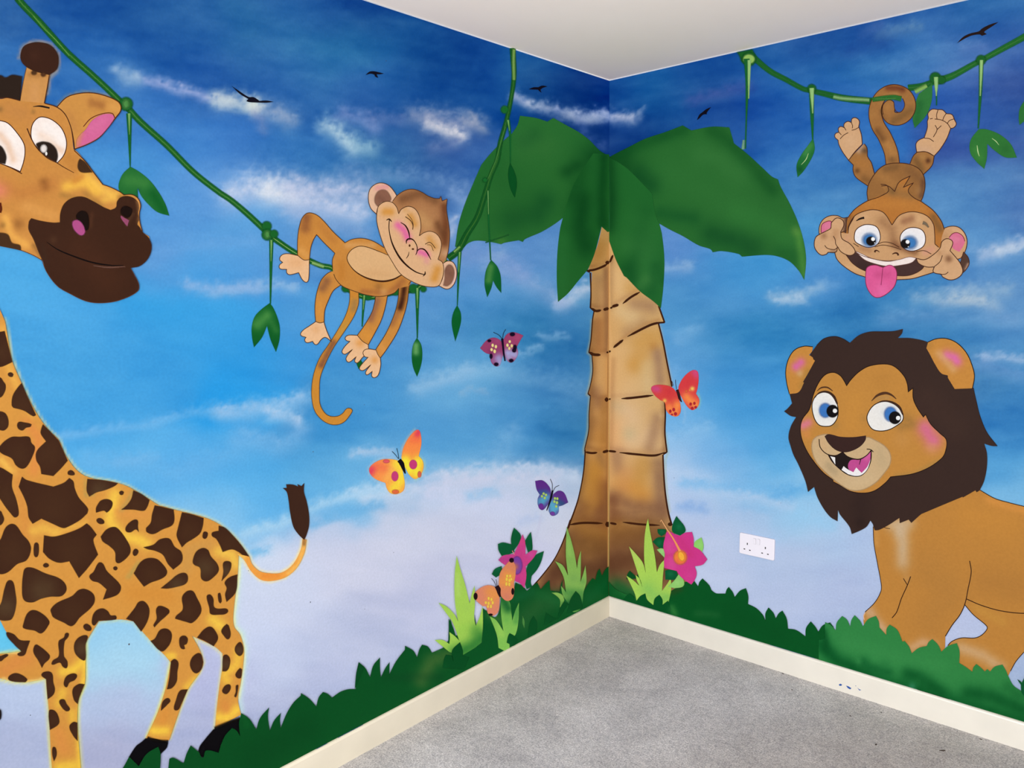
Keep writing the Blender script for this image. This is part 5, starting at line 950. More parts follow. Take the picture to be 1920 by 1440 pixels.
# ---------------------------------------------------------------- butterflies
def wing(F, d, rgb, air, spots=()):
    p = F.part('wing'); p.fill(d, rgb, grid=2.2, soft=.8, air=air)
    sp = [F.part('wing_spot', p) for _ in spots]; p.done()
    for s_, (c, rx, ry, col, so) in zip(sp, spots): s_.blob(c, rx, ry, col, soft=so, k=14); s_.done()
def bug(F, body, w, ant, col):
    p = F.part('body'); p.line(body, col, w, step=1); p.done()
    for a in ant: q = F.part('antenna'); q.line(a, col, 1); q.done()
Y1 = (236,214,140); D1 = (24,8,34)
B = Fig('painted_butterfly', 'painted plum and lavender butterfly with yellow dots beneath the hanging leaves', 'painted butterfly', 'L', (940, 655), .0010)
wing(B, 'K: 960,211! 1010,152 1060,132 1110,150 1130,190 1137,240 1125,290 1108,340 1080,348 1045,318 1035,258! 1000,246', (152,62,104), [((165,165,212),'K: 1100,290 1110,320',11,.95), ((150,110,160),'K: 1060,310',7,.6), ((115,40,85),'K: 1040,240',6,.6), ((175,75,115),'K: 1090,160',8,.4)], [('K: 1030,156',3.5,2.6,D1,2),('K: 1043,272',3,5,D1,2),('K: 1082,332',4.4,3.4,D1,2),('K: 1055,190',2.3,3.3,Y1,.8),('K: 1079,200',2.3,3.3,Y1,.8),('K: 1047,222',2.3,3,Y1,.8),('K: 1070,235',2.5,3.6,Y1,.8)])
wing(B, 'K: 1135,150! 1160,108 1200,92 1240,98 1285,116! 1258,160 1235,202! 1246,250 1222,300 1190,320 1160,300 1145,250', (158,64,104), [((168,168,212),'K: 1180,280 1170,250 1220,260',11,.95), ((185,75,115),'K: 1240,130',8,.5)], [('K: 1203,107',5,3.8,D1,2),('K: 1222,205',3.4,5,D1,2),('K: 1216,228',4,4,D1,2),('K: 1194,304',4.5,3.4,D1,2),('K: 1183,162',2.2,2.8,Y1,.8),('K: 1166,189',2.3,3.2,Y1,.8),('K: 1198,194',2.3,3.2,Y1,.8),('K: 1180,213',2.2,3,Y1,.8)])
bug(B, 'K: 1126,140 1133,200 1138,250 1148,308', [4.5,4,3.5,2.5], ('K: 1060,92 1100,112 1126,140','K: 1153,70 1136,100 1130,140'), (22,10,34))
MG = (200,62,118)
B = Fig('painted_butterfly', 'painted yellow and orange butterfly with magenta spots in the middle of the left wall', 'painted butterfly', 'L', (743, 868), .0010)
wing(B, 'K: 350,1055! 300,1044 230,1045 170,1070 130,1112 137,1155 180,1195 250,1222! 262,1265 290,1300 340,1305 385,1280 396,1230 388,1170 375,1110', (250,150,75), [((250,222,62),'K: 320,1260 370,1200 370,1120 340,1080',16,.95), ((226,68,92),'K: 150,1120 140,1140',11,.95), ((240,100,75),'K: 190,1090 240,1110',12,.5), ((252,190,90),'K: 300,1130 260,1190',10,.5)], [('K: 322,1172',6.6,9.5,MG,1.5),('K: 258,1060',6,3.4,(222,88,98),3),('K: 326,1288',6.5,4,(222,105,62),3)])
wing(B, 'K: 370,1030! 385,960 420,890 470,832 498,823 515,855 520,930 500,1020! 530,1055 536,1110 512,1165 475,1193 432,1165 400,1110 380,1070', (250,140,70), [((248,230,60),'K: 400,1060 440,1130 500,1060 480,1150',15,.98), ((228,66,88),'K: 500,840 490,860',9,.95), ((245,105,70),'K: 490,900 450,900',10,.5)], [('K: 459,1084',7.5,9,MG,1.5),('K: 506,1158',3.6,6,(212,100,72),2)])
bug(B, 'K: 352,1050 372,1075 388,1120 400,1152', [8,9,6,2], ('K: 352,1042 345,1000 336,962','K: 347,1040 325,1010 300,985'), (16,12,20))
B = Fig('painted_butterfly', 'painted purple and turquoise butterfly beside the palm trunk, left wall', 'painted butterfly', 'L', (1034, 932), .0010)
YG = (170,200,100)
wing(B, 'N: 893,247! 950,243 1000,290 1012,330 1005,390 970,450 942,466 915,430 913,380 928,350! 905,312', (92,44,128), [((84,160,190),'N: 950,400 980,370 930,400',11,.95), ((52,84,140),'N: 930,330 970,330',7,.7)], [('N: 938,438',4.6,5.8,(104,48,138),1),('N: 957,342',2.2,2.4,YG,1),('N: 975,352',2.2,2.4,YG,1),('N: 945,362',2.2,2.4,YG,1),('N: 966,375',2.2,2.6,YG,1)])
wing(B, 'N: 1030,345! 1070,320 1110,335 1142,408! 1100,430 1072,438! 1065,490 1022,508 995,470 1005,420', (92,48,130), [((88,165,195),'N: 1030,470 1020,420 1050,450',12,.98), ((40,84,120),'N: 1070,400 1100,420',7,.85)], [('N: 1024,492',4.4,4,(112,62,150),2),('N: 1042,378',2.2,2.6,YG,1),('N: 1060,380',2.2,2.6,YG,1),('N: 1038,402',2.2,2.6,YG,1),('N: 1057,410',2.4,3,YG,1),('N: 1052,438',2.2,2.6,YG,1)])
bug(B, 'N: 1025,318 1018,350 1005,400 980,470', [3.5,4,3,1.6], ('N: 1022,320 1022,270 1007,232','N: 1030,322 1045,295 1074,280'), (20,14,30))
B = Fig('painted_butterfly', 'painted red and orange butterfly overlapping the right edge of the palm trunk', 'painted butterfly', 'R', (1268, 738), .0012)
DR = (176,36,50)
wing(B, 'M: 1238,548! 1200,505 1130,486 1060,492 1042,515 1070,565 1110,600! 1145,620 1158,680 1195,716 1240,722 1264,690 1262,630', (216,66,62), [((205,72,122),'M: 1060,510 1090,520',9,.9), ((252,140,70),'M: 1180,660 1220,700 1240,640',13,.95), ((252,215,90),'M: 1145,605',4.5,.9), ((205,50,60),'M: 1180,540',12,.5)], [('M: 1187,684',2.4,3.2,DR,.8),('M: 1213,672',2.6,3.4,DR,.8),('M: 1226,704',3,3.4,DR,.8),('M: 1200,709',2,1.6,DR,.8)])
wing(B, 'M: 1247,530! 1252,490 1290,425 1350,378 1388,382 1400,430 1392,510 1380,552! 1405,600 1393,650 1355,676 1320,655 1285,605', (218,62,66), [((212,74,128),'M: 1370,390 1385,410',9,.85), ((252,142,72),'M: 1310,580 1360,620 1380,640',13,.95), ((252,225,100),'M: 1352,515',5,.95), ((210,55,60),'M: 1320,470',10,.4)], [('M: 1340,630',2.4,3,DR,.8),('M: 1368,625',2.4,3,DR,.8),('M: 1352,662',2.8,2.8,DR,.8),('M: 1378,654',2.6,2.6,DR,.8),('M: 1308,534',2.2,2.4,(225,100,60),1),('M: 1334,526',2,2.2,(235,130,70),1)])
bug(B, 'M: 1238,522 1250,560 1258,590 1272,615', [5,5.5,5,2], ('M: 1234,520 1228,480 1226,448','M: 1210,494 1204,474 1198,458'), (52,24,26))

# ---------------------------------------------------------------- bushes, grass, flowers
BG = (6,74,30)
BU = Fig('painted_bush', 'long dark green painted bush with pointed leaf tops along the left baseboard', 'painted bush', 'L', (700, 1330), .0048)
p = BU.part('foliage')
LBASE = 'P: 262,960! N: 1100,1330! 840,1480! O: 1500,1000! 530,1500! 200,1700! E: 1400,1700! 500,1850! 800,1560!'
p.fill('E: 880,1500! 930,1425 968,1355! 1040,1427! 1100,1335 1187,1280! 1205,1340 1197,1490! 1255,1500! 1270,1370! 1300,1362 1376,1405! 1400,1330 1430,1270! 1492,1320! 1520,1362 1545,1310 1640,1325! 1660,1260 1690,1195 1740,1140! 1775,1160 1800,1200! O: 193,1100 210,1028! 270,1070 322,1150! 350,1065 418,985! 410,1050 423,1160! 455,1085 507,1025! 500,1080 505,1138! 550,1030 600,950 655,897! 657,878! 720,920 772,978! 790,910 822,870! 860,885 890,912! 950,870 1010,850 1067,848! 1070,740 1090,645! 1140,690 1175,757! 1200,670 1250,610! 1250,680 1256,760! 1290,690 1322,645! 1320,735! 1370,640 1437,552! 1437,523! 1500,560 1528,608! 1545,550 1565,515! 1610,530 1640,575! 1720,540! 1765,480! 1765,320! 1800,390 1815,447! 1920,440! N: 440,1400! 440,1250! 470,1340 500,1200! 540,1230 600,1265 640,1130! 700,1100 735,1050 745,1008! 800,1035 832,1070! 880,1030 910,1008! 935,1060! 970,1020 1001,990! 1008,1070! 1080,1080! 1085,1030 1100,985! 1110,1060 1270,1060! 1290,1020 1325,975! 1345,990! 1360,930 1377,903! 1395,958! 1420,910 1452,882! 1452,1180! 1300,1250! 900,1460! O: 1700,860! 540,1500! E: 2100,1700! 880,1700!', BG, grid=5, soft=.8, clip=True, air=[
 ((62,98,44),'O: 1560,780 1640,640 1740,600',20,.8), ((45,90,44),'N: 800,1300 900,1200 1000,1150',26,.55), ((70,115,50),'N: 560,1250 660,1300',12,.6), ((10,84,40),'N: 1440,1000 1300,1120',14,.6), ((14,88,36),'E: 1830,1040 1850,1120',8,.6), ((3,62,24),'O: 700,1150 300,1350',40,.4), ((20,90,50),'N: 860,1080 740,1130',12,.5), ((90,150,120),'O: 1680,540',5,.6), ((8,56,26),'O: 1300,760 1700,760',12,.3), ((25,95,45),'N: 930,1100 1150,1180',14,.5)])
p.done()
for d in ('N: 680,1460! 690,1410 702,1388! 740,1410 762,1440! 740,1490!','N: 840,1420! 850,1320 880,1258! 908,1310 900,1400!','N: 960,1330! 965,1290 975,1235! 1030,1270 1060,1280!','N: 1060,1290! 1080,1200 1110,1150! 1145,1170!','N: 1130,1240! 1160,1130 1198,1072! 1232,1110 1250,1200!','O: 1720,690! 1730,620 1745,590! 1790,600 1800,640! 1790,560 1850,495! 1872,560 1872,600! 1920,610! 1880,700!','O: 1060,850! 1070,745 1090,650! 1130,690!'):
    q = BU.part('leaf', z=.0058-BU.n*DZ); q.fill(d, (4,68,28), soft=.8, grid=4, air=[((8,80,36),[tuple(pts(d)[0][0])],12,.5)]); q.done()

PG = Fig('painted_grass', 'tall painted lime green grass tuft at the left end of the flowers, left wall', 'painted grass', 'L', (870, 1200), .0054)
p = PG.part('dark_leaf')
p.fill('N: 242,1460! 245,1370 255,1278! 275,1340 298,1405! 330,1480!', BG); p.done()
p = PG.part('blades')
p.fill('N: 168,1160! 230,1190 290,1250 315,1300! 292,1150 290,960 305,808! 330,900 370,1030 402,1165! 420,1090 440,1030! 442,1180 436,1270 448,1335! 480,1260 500,1182! 502,1330 492,1460! 440,1500! 340,1560! 250,1530! 140,1440! 200,1440 250,1470! 255,1420 250,1380! 290,1410 325,1445! 275,1310 220,1230', (160,200,82), grid=3.5, soft=.8, air=[((90,150,60),'N: 450,1370 500,1440',18,.85), ((40,112,46),'N: 490,1440 400,1500 300,1540',20,.85), ((140,190,75),'N: 300,1400 360,1350',10,.5), ((150,190,85),'N: 380,1200',9,.4), ((180,210,110),'N: 320,1100 310,950',6,.5)])
p.done()
PG = Fig('painted_grass', 'painted grass tuft fading from dark to lime green below the tan butterfly', 'painted grass', 'L', (950, 1200), .0054)
p = PG.part('blades')
p.fill('N: 553,1263! 600,1290 655,1372! 638,1250 635,1105! 660,1140 700,1150 716,1240 722,1295! 745,1220 772,1160! 768,1300 745,1400 700,1440! 690,1520 620,1500! 605,1400', (122,178,78), grid=3, soft=.8, air=[((28,96,44),'N: 650,1130 690,1200',14,.95), ((60,130,62),'N: 760,1200 750,1300',8,.6), ((150,195,85),'N: 640,1400 620,1340',9,.6), ((90,160,70),'N: 680,1290',9,.4)])
p.done()
q = PG.part('blade'); q.fill('N: 800,1260! 815,1300 812,1350! 798,1310', (70,125,60), soft=1); q.done()
PG = Fig('painted_grass', 'painted sage green grass tuft in front of the trunk foot, left of the corner', 'painted grass', 'L', (1075, 1120), .0054)
p = PG.part('blades')
p.fill('N: 1043,848! 1100,880 1140,955! 1124,800 1130,590! 1160,680 1190,800 1208,905! 1218,830 1237,768! 1236,920 1234,1005! 1255,940 1271,878! 1278,1000 1255,1090 1240,1200 1180,1230 1150,1180! 1100,1100 1088,1035! 1110,1060 1125,1085! 1110,980 1080,910', (128,172,82), grid=3, soft=.8, air=[((70,130,62),'N: 1130,1080 1240,1090',12,.7), ((14,82,38),'N: 1120,1190 1180,1170 1250,1180',17,.95), ((110,155,80),'N: 1180,980',12,.5), ((150,195,95),'N: 1140,700 1150,800',6,.5), ((90,140,75),'N: 1250,1000',8,.5)])
p.done()
q = PG.part('leaf'); q.fill('N: 1018,1086! 1060,1085 1100,1105 1112,1140! 1100,1180 1080,1195! 1080,1140 1055,1110', (125,168,78), soft=1, grid=3, air=[((60,120,55),'N: 1100,1170',8,.6)]); q.done()

FL = Fig('painted_flower', 'painted deep pink star flower with purple centre behind the tan butterfly', 'painted flower', 'L', (970, 1060), .0050)
for d in ('N: 735,597! 765,625 786,655 780,700 730,775! 712,700 720,640','N: 862,628! 872,700 870,770 840,785! 815,700! 842,655','N: 614,720! 650,708 715,722! 740,780! 650,820! 620,770','N: 960,773! 940,850 910,910 868,960! 862,1010 872,1040! 830,1060! 815,1000 830,900! 850,850 900,800','N: 642,884! 590,908 568,946! 600,972! 650,940!'):
    q = FL.part('leaf'); q.fill(d, (8,84,46), soft=.8, grid=3, air=[((22,110,70),[tuple(pts(d)[0][:2].mean(0))],7,.4)]); q.done()
q = FL.part('petals'); q.fill('N: 800,646! 818,700 822,800! 870,768 912,770! 885,820 822,890! 828,960 812,1052! 780,1015 745,1000! 735,960! 700,900! 640,860! 617,840! 650,808 735,795! 770,720', (196,62,128), grid=3, soft=.8, air=[((165,60,130),'N: 700,830 640,840',8,.6), ((215,70,125),'N: 800,700',8,.5), ((205,90,160),'N: 860,800',8,.5), ((185,50,120),'N: 770,1000',9,.5)]); q.done()
q = FL.part('flower_centre'); q.blob('N: 757,880', 10, 17, (118,62,150), soft=4, air=[((190,108,80),'N: 742,890',8,.95)]).line('N: 722,770 738,800', (225,150,130), 1.2); q.done()
B = Fig('painted_butterfly', 'painted tan butterfly with black wing tips over the pink flower and grass', 'painted butterfly', 'L', (932, 1110), .0060)
Y2 = (228,190,72); BKB = (30,12,18)
wing(B, 'N: 610,1060! 580,1036 530,1030 470,1058 432,1105 447,1140 500,1187! 525,1190 540,1240 578,1258 615,1230 626,1170 625,1110', (212,128,98), [((224,145,70),'N: 560,1080 600,1090 570,1120',15,.8)], [('N: 447,1112',3.8,6.8,BKB,1),('N: 560,1250',4,2.2,BKB,1),('N: 545,1128',2.1,3.2,Y2,.8),('N: 566,1136',2.1,3.2,Y2,.8),('N: 524,1160',2.4,3,Y2,.8),('N: 545,1165',2.2,3.4,Y2,.8),('N: 575,1160',2.2,3.4,Y2,.8),('N: 562,1188',2.2,3.6,Y2,.8),('N: 540,1188',2,3,Y2,.8)])
wing(B, 'N: 620,1030! 630,940 670,880 715,845 745,880 747,950 735,1010! 736,1080 722,1130 682,1147 645,1120 628,1080', (212,126,90), [((228,148,66),'N: 680,960 720,980 650,1000',15,.75), ((195,115,100),'N: 680,1120',8,.5)], [('N: 717,842',4.4,4.6,BKB,1),('N: 726,1076',2.8,6.5,BKB,1),('N: 684,960',2.3,3,Y2,.8),('N: 706,960',2.3,3,Y2,.8),('N: 680,985',2.3,3.6,Y2,.8),('N: 702,992',2.6,3.6,Y2,.8),('N: 715,985',2.2,2.6,Y2,.8),('N: 678,1020',2.2,4,Y2,.8),('N: 700,1022',2.2,4,Y2,.8)])
bug(B, 'N: 604,1035 618,1060 622,1085 632,1118', [8,9,6,3], ('N: 600,1035 585,1000 566,978','N: 606,1030 605,1005 599,984'), (34,14,20))

BU = Fig('painted_bush', 'dark green painted bush with leaf points running right from the corner past the socket', 'painted bush', 'R', (1380, 1170), .0048)
p = BU.part('foliage')
p.fill('P: 245,760! 300,820 380,860! 480,900! 640,900! 700,840! 740,815 770,800! 800,770 888,758! 915,797! 925,765 948,738! 1000,790 1015,825! 1030,838! 1050,850 1120,852! 1130,820 1145,802! 1175,840 1190,877! 1230,830 1274,811! 1292,870 1290,930! 1350,960 1400,1010 1420,1052! 1420,1000 1443,956! 1480,995 1498,1037! 1520,1000 1548,979! 1580,1040 1590,1115! 1650,1125 1720,1172! 1725,1110 1760,1060! 1795,1100 1817,1137! 1850,1090 1905,1068! X: 490,380! 600,700! 900,900! 700,900! P: 1500,1300! 248,920!', (5,80,32), grid=5, soft=.8, clip=True, air=[
 ((20,90,40),'P: 250,760 300,830',16,.8), ((50,120,60),'P: 370,830 440,870',12,.8), ((60,125,60),'P: 720,960 740,1000',8,.6), ((40,100,50),'P: 910,1000 1060,1010',8,.4), ((60,60,25),'P: 720,840 780,815',8,.5), ((4,72,28),'P: 1200,1000 1500,1150',30,.4)])
p.done()
for d in ('P: 378,745! 385,705 403,680! 440,715 455,740!','P: 440,735! 470,700! 500,740!','P: 150,760! 160,690 175,660! 190,730!'):
    if '150,760' in d: continue
    q = BU.part('leaf'); q.fill(d, (8,74,32), soft=.8); q.done()
PG = Fig('painted_grass', 'painted lime green grass tuft on the trunk foot, right of the corner', 'painted grass', 'R', (1215, 1100), .0054)
p = PG.part('blades')
p.fill('P: 398,498! 450,555 500,620 523,695! 512,600 513,450 525,350 540,290! 558,400 590,560 607,692! 630,635 666,595! 652,720 645,832! 680,785 711,733! 714,820 695,912! 660,960! 580,990! 500,960! 455,905! 440,850 378,718! 430,752 476,795! 455,750 447,712! 480,745 496,800!', (166,204,86), grid=3.5, soft=.8, air=[((120,180,90),'P: 540,820 620,900 570,850',22,.55), ((190,200,110),'P: 410,520 480,640',5,.5), ((110,175,85),'P: 680,880',10,.5)])
p.done()
for d in ('P: 350,905! 375,870 403,850! 438,882 446,918! 480,872 520,850! 530,890 545,910 580,938! 590,890 625,860! 648,895 650,935! 690,904! 708,960 706,1010! 560,1040! 380,960!',):
    q = PG.part('dark_leaf'); q.fill(d, (5,76,32), soft=.8, grid=4, air=[((60,120,60),'P: 720,970',8,.5)]); q.done()
FL = Fig('painted_flower', 'painted magenta hibiscus with orange stamen at the right foot of the trunk', 'painted flower', 'R', (1275, 1045), .0057)
for d, c in (('P: 752,270! 785,310 812,345 820,385 780,417! 725,390 722,340',(8,88,48)), ('P: 610,368! 660,368 675,372! 672,400 640,422! 615,400',(8,80,44)), ('P: 574,463! 610,432 665,428! 672,500 625,512! 600,490',(8,82,44)), ('P: 668,680! 700,672 755,682! 758,740 670,748!',(8,84,46)),
         ('P: 940,430! 955,480 955,510 945,542! 885,500! 890,465',(140,205,100)), ('P: 606,522! 640,512 665,520! 665,585!',(140,195,110)), ('P: 690,800! 740,750 780,690! 812,770 800,800 740,812!',(140,195,105))):
    q = FL.part('leaf'); q.fill(d, c, soft=.8, grid=3, air=[((30,120,75) if c[0] < 20 else (160,215,130), [tuple(pts(d)[0].mean(0))], 7, .5)]); q.done()
q = FL.part('petals'); q.fill('P: 690,378! 740,405 780,418! 820,395 870,390! 882,440 882,500! 930,525 985,595! 950,635 890,648! 905,700 890,750 865,784! 820,755 780,720 755,682! 710,672 662,660! 660,600 668,560! 655,500 668,430 678,395', (206,56,134), grid=3, soft=.8, air=[((195,50,110),'P: 860,560 760,420',9,.4), ((215,85,150),'P: 700,480 720,640',14,.5), ((212,70,145),'P: 850,720',12,.5), ((190,45,115),'P: 680,570 740,560',6,.4)]); q.done()
q = FL.part('flower_centre'); q.blob('P: 782,580', 12.5, 13.5, (232,120,60), soft=5, air=[((250,170,50),'P: 785,580',8,.8), ((225,90,90),'P: 780,560 760,630 820,620',4,.3)]); q.done()
q = FL.part('stamen'); q.line('P: 640,300 690,382', (225,165,110), [1.5,2.2]).line('P: 690,380 735,450 780,535', (238,150,90), [2.4,3,5], soft=1).blob('P: 790,572', 5.5, 9, (245,175,60), rot=-20, soft=3).line('P: 632,316 640,300 648,318', (225,165,110), 1); q.done()
BU = Fig('painted_bush', 'lighter mid green painted bush over the lion\'s paws, lower right', 'painted bush', 'R', (1760, 1260), .0056)
p = BU.part('foliage')
p.fill('X: 425,470! 428,346! 470,368 507,407! 515,350 555,300! 590,325 616,378! 625,330 649,294! 690,335 711,378! 750,325 809,299! 830,340 836,387! 887,443! 890,395 912,364! 970,405 1008,492! 1025,488! 1058,530 1078,580! 1130,540 1190,525! 1205,495 1232,473! 1275,515 1300,568! 1350,525 1416,503! 1436,560 1434,652! 1480,680 1532,718! 1540,685 1563,660! 1600,690 1625,716! 1645,698! 1665,717! 1700,680 1758,664! 1785,710 1800,748! 1840,820 1898,862! 1898,810 1925,765! 1960,780 1990,840! 2050,800 2110,790! 2200,900! 2300,1300! 1920,1180! 1000,900! 380,690! 380,480!', (48,130,66), grid=5, soft=.8, air=[
 ((6,84,36),'X: 400,520 500,620 650,700 850,800 1100,850 1400,950 1920,1100',20,.9), ((6,80,34),'X: 420,420 440,560',9,.9), ((10,88,40),'X: 720,640 760,690 900,720',13,.7), ((8,84,36),'X: 1050,730 1140,760 1300,880',18,.85), ((8,84,36),'X: 1500,880 1680,900 1900,1000',20,.85), ((30,110,54),'X: 880,650',12,.5), ((56,138,72),'X: 600,500 900,600 1300,680',20,.5), ((20,96,44),'X: 1800,830 1900,900',14,.6), ((100,180,150),'X: 1080,830',9,.35), ((60,140,75),'X: 680,640',7,.5)])
p.done()
PG = Fig('painted_grass', 'dark green painted leaf points at the far right edge below the lion', 'painted grass', 'R', (1912, 1275), .0060)
p = PG.part('blades'); p.fill('X: 1868,775! 1895,790 1905,805! 1925,760 1960,750! 1990,860 1960,960! 1900,870! 1898,820!', (10,84,44), soft=.8); p.done()

# ---------------------------------------------------------------- twin wall socket
m, nt, bb = mat('white_moulded_plastic', .35, .45); bb.inputs['Base Color'].default_value = (*SOCK, 1); WHITE = m
m, nt, bb = mat('dark_socket_slot', .6, .2); bb.inputs['Base Color'].default_value = (.02, .02, .022, 1); DARK = m
def rbox(cx, cz, w, h, y0, y1, r, bev=0, nseg=5):
    """rounded rectangle slab on the right wall: x centre, z centre, from y0 (wall side) out to y1"""
    def ring(ww, hh, rr, y):
        o = []
        for sx, sz, a0 in ((1, 1, 0), (-1, 1, 90), (-1, -1, 180), (1, -1, 270)):
            for k in range(nseg+1):
                a = math.radians(a0+90*k/nseg)
                o.append((cx+sx*(ww/2-rr)+rr*math.cos(a), y, cz+sz*(hh/2-rr)+rr*math.sin(a)))
        return o
    R = [ring(w, h, r, y0), ring(w, h, r, y1+bev), ring(w-bev*.6, h-bev*.6, r, y1+bev*.3), ring(w-bev*2, h-bev*2, max(r-bev, .0003), y1)] if bev else [ring(w, h, r, y0), ring(w, h, r, y1)]
    n = len(R[0]); V = [v for q in R for v in q]; F = []
    for k in range(len(R)-1):
        for i in range(n): F.append((k*n+i, (k+1)*n+i, (k+1)*n+(i+1) % n, k*n+(i+1) % n))
    F.append(tuple(range((len(R)-1)*n, len(R)*n))); F.append(tuple(range(n))[::-1])
    return V, F
def wp(d): 
    q = pts(d)[0][0]; v = on_wall('R', [q[0]], [q[1]])[0]; return v[0], v[2]
cs = np.mean([wp('P: 1225,387'), wp('P: 1505,440'), wp('P: 1500,607'), wp('P: 1222,548')], 0)
base = Vector((cs[0], 0, cs[1]))
root = empty('wall_socket', base); root['label'] = 'white twin wall socket with two rocker switches on the right wall'; root['category'] = 'socket'
V, F = rbox(cs[0], cs[1], .146, .086, 0, -.0085, .006, .0025)
plate = mesh_obj('plate', V, F, WHITE, root, base)
for d in ('P: 1347,456', 'P: 1377,461'):
    x, z = wp(d); V, F = rbox(x, z, .0105, .0235, -.0080, -.0108, .002, .0008); V = [(a, b_-(.0016 if c > z else 0), c) for a, b_, c in V]
    rim, rf = rbox(x, z, .0120, .0250, -.0080, -.00866, .0024)
    r0 = mesh_obj('switch_rim', rim, rf, mat('grey_switch_gap', .6, .2)[0] if 'GAP' not in globals() else GAP, plate, base)
    GAP = r0.data.materials[0]; GAP.node_tree.nodes['Principled BSDF'].inputs['Base Color'].default_value = (.42, .42, .46, 1)
    mesh_obj('rocker_switch', V, F, WHITE, root, base)
for d, w_, h_ in (('P: 1292,475', .0042, .0085), ('P: 1427,506', .0042, .0085), ('P: 1270,513', .0068, .0040), ('P: 1311,523', .0068, .0040), ('P: 1403,544', .0068, .0040), ('P: 1446,553', .0068, .0040)):
    x, z = wp(d); V, F = rbox(x, z, w_, h_, -.0080, -.00862, .0006, 0, 2); mesh_obj('pin_slot', V, F, DARK, root, base)

# ---------------------------------------------------------------- small marks: paint spots on the baseboard, crumbs on the carpet, old pin holes
def flat_mat(n, rgb, r=.6):
    m, nt, b = mat(n, r, .2); b.inputs['Base Color'].default_value = (*lin(rgb), 1)
    return m
BLUE = flat_mat('blue_paint', (40, 78, 150), .4)
def on_base(d):
    q = pts(d)[0]; return on_wall('R', q[:, 0], q[:, 1], BT+.0002)
for d in ('X: 530,815 542,808 556,814 552,822 538,824', 'X: 585,822 605,828 626,842 615,850 598,840', 'X: 670,838 685,850 700,855 685,858', 'X: 655,820 662,824 658,828'):
    P_ = on_base(d); n = len(P_); V = np.r_[P_, P_+np.array([0, -.0003, 0])]
    F = [tuple(range(n, 2*n))]+[(i, (i+1) % n, n+(i+1) % n, n+i) for i in range(n)]
    o = mesh_obj('paint_spot', V, F, BLUE); o.parent = BR
# old paint dragged along the top edges of the baseboards
for par, wall, c, segs in ((BR, 'R', (150, 178, 170), [(.05, .75), (1.0, 1.5)]), (BR, 'R', (120, 150, 190), [(.78, .96), (1.32, 1.42)]), (BL, 'L', (178, 190, 180), [(.05, .45)]), (BL, 'L', (70, 90, 130), [(1.42, 1.52), (1.56, 1.6)])):
    m = flat_mat('paint_smear', c, .5)
    for a, e in segs:
        V = []; F = []; n = 30
        for i in range(n+1):
            s = a+(e-a)*i/n; wdt = .0035+.0025*float(noise(s*60, s*13, 3, 3)); y0 = .0062-wdt; y1 = .0075
            z = BH+.0003
            V += [(y0 if wall == 'L' else s, -s if wall == 'L' else -y0, z), (y1 if wall == 'L' else s, -s if wall == 'L' else -y1, z)]
        for i in range(n): F.append((2*i, 2*i+1, 2*i+3, 2*i+2))
        o = mesh_obj('paint_smear', V, F, m); o.parent = par
FLECK = [flat_mat('dark_crumb', (70, 60, 55), .9), flat_mat('pale_crumb', (205, 198, 188), .9)]
rng = np.random.RandomState(4)
def floor_pt(d):
    q = pts(d)[0][0]; dd = CF+CR*(q[0]-960)/FPX+CU*(720-q[1])/FPX; return CAM+dd*(-CAM[2]/dd[2])
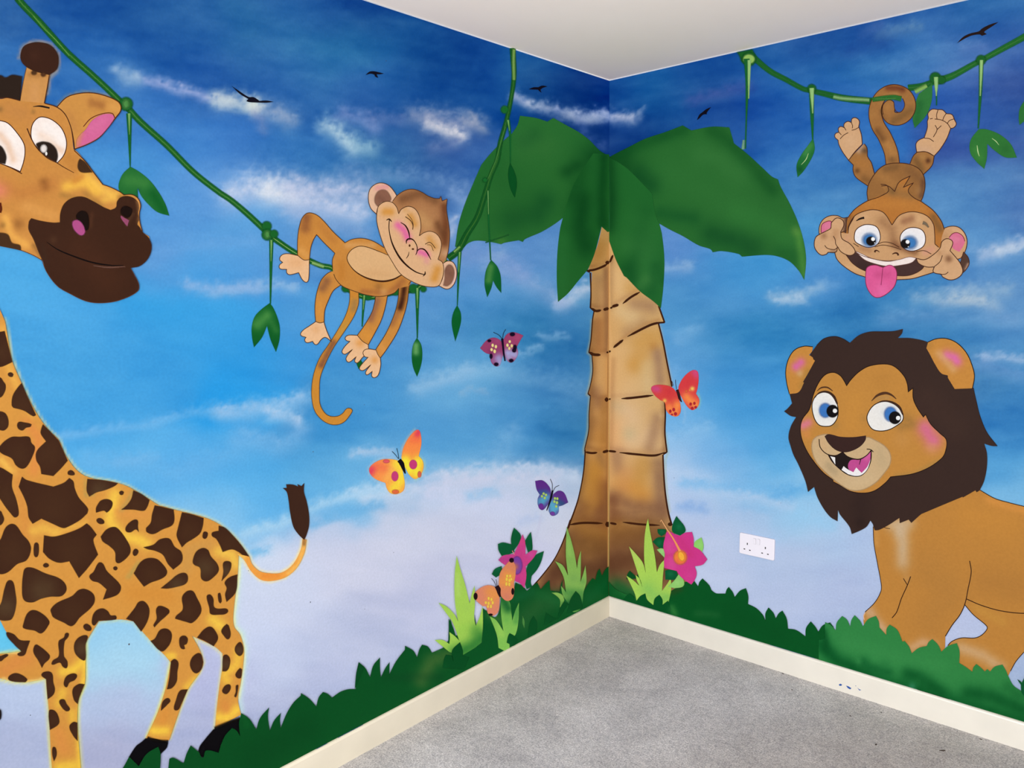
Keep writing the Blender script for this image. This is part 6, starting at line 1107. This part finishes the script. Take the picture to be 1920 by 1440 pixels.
for d, L, k, lb in (('X: 113,733', .010, 0, 'tiny dark crumb against the right baseboard, nearest the corner of the frame centre'), ('X: 180,855', .008, 0, 'tiny dark crumb on the carpet below the blue paint spots, furthest left'), ('X: 617,1050', .009, 0, 'tiny dark crumb on open carpet below the blue paint spots'), ('X: 810,1265', .014, 0, 'short dark thread on the carpet, left of the two near the bottom edge'),
               ('X: 1310,1310', .020, 0, 'longer dark thread on the carpet, right of the two near the bottom edge'), ('X: 1595,1225', .009, 0, 'tiny dark crumb beside the right baseboard near the bottom right'), ('X: 850,1025', .007, 0, 'tiny dark crumb on carpet close to the middle of the right baseboard'),
               ('O: 1625,1043', .010, 1, 'pale crumb at the foot of the left baseboard, further one'), ('O: 1295,1237', .010, 1, 'pale crumb at the foot of the left baseboard, nearer one'), ('O: 1200,1285', .009, 0, 'dark crumb at the foot of the left baseboard'), ('P: 895,1225', .008, 0, 'dark crumb at the foot of the right baseboard below the socket')):
    c = floor_pt(d); a = rng.uniform(0, 3); n = 8; V = []; 
    for j in range(3):
        for i in range(n):
            t = 2*math.pi*i/n; r = (1, .8, .35)[j]*(1+.25*rng.uniform(-1, 1))
            x = L/2*r*math.cos(t); y = L/5*r*math.sin(t)+.15*x*x/L
            V.append((c[0]+x*math.cos(a)-y*math.sin(a), c[1]+x*math.sin(a)+y*math.cos(a), (0, .0012, .002)[j]))
    F = [(j*n+i, j*n+(i+1) % n, (j+1)*n+(i+1) % n, (j+1)*n+i) for j in range(2) for i in range(n)]+[tuple(range(2*n, 3*n)), tuple(range(n))[::-1]]
    o = mesh_obj('crumb', V, F, FLECK[k], None, (c[0], c[1], 0)); o['label'] = lb; o['category'] = 'crumb'; o['group'] = 'crumbs and threads on the carpet'
HOLE = flat_mat('pin_hole', (60, 62, 70), .9)
for wall, par, x, y, r in (('L', WL, 582, 1129, .0022), ('L', WL, 738, 1036, .0016), ('L', WL, 724, 114, .0016), ('L', WL, 466, 1070, .0014), ('L', WL, 684, 1142, .0014), ('R', WR, 1264, 896, .0018), ('R', WR, 1464, 943, .0014), ('L', WL, 587, 847, .0018), ('L', WL, 683, 759, .0014), ('L', WL, 242, 1208, .0026), ('L', WL, 57, 1341, .0014)):
    c = on_wall(wall, [x], [y])[0]; t = np.linspace(0, 2*math.pi, 9, endpoint=False); e = .00008
    V = [(e, c[1]+r*math.cos(a)*.8, c[2]+r*math.sin(a)) if wall == 'L' else (c[0]+r*math.cos(a)*.8, -e, c[2]+r*math.sin(a)) for a in t]
    f = tuple(range(9)); o = mesh_obj('pin_hole', V, [f if wall == 'L' else f], HOLE); o.parent = par
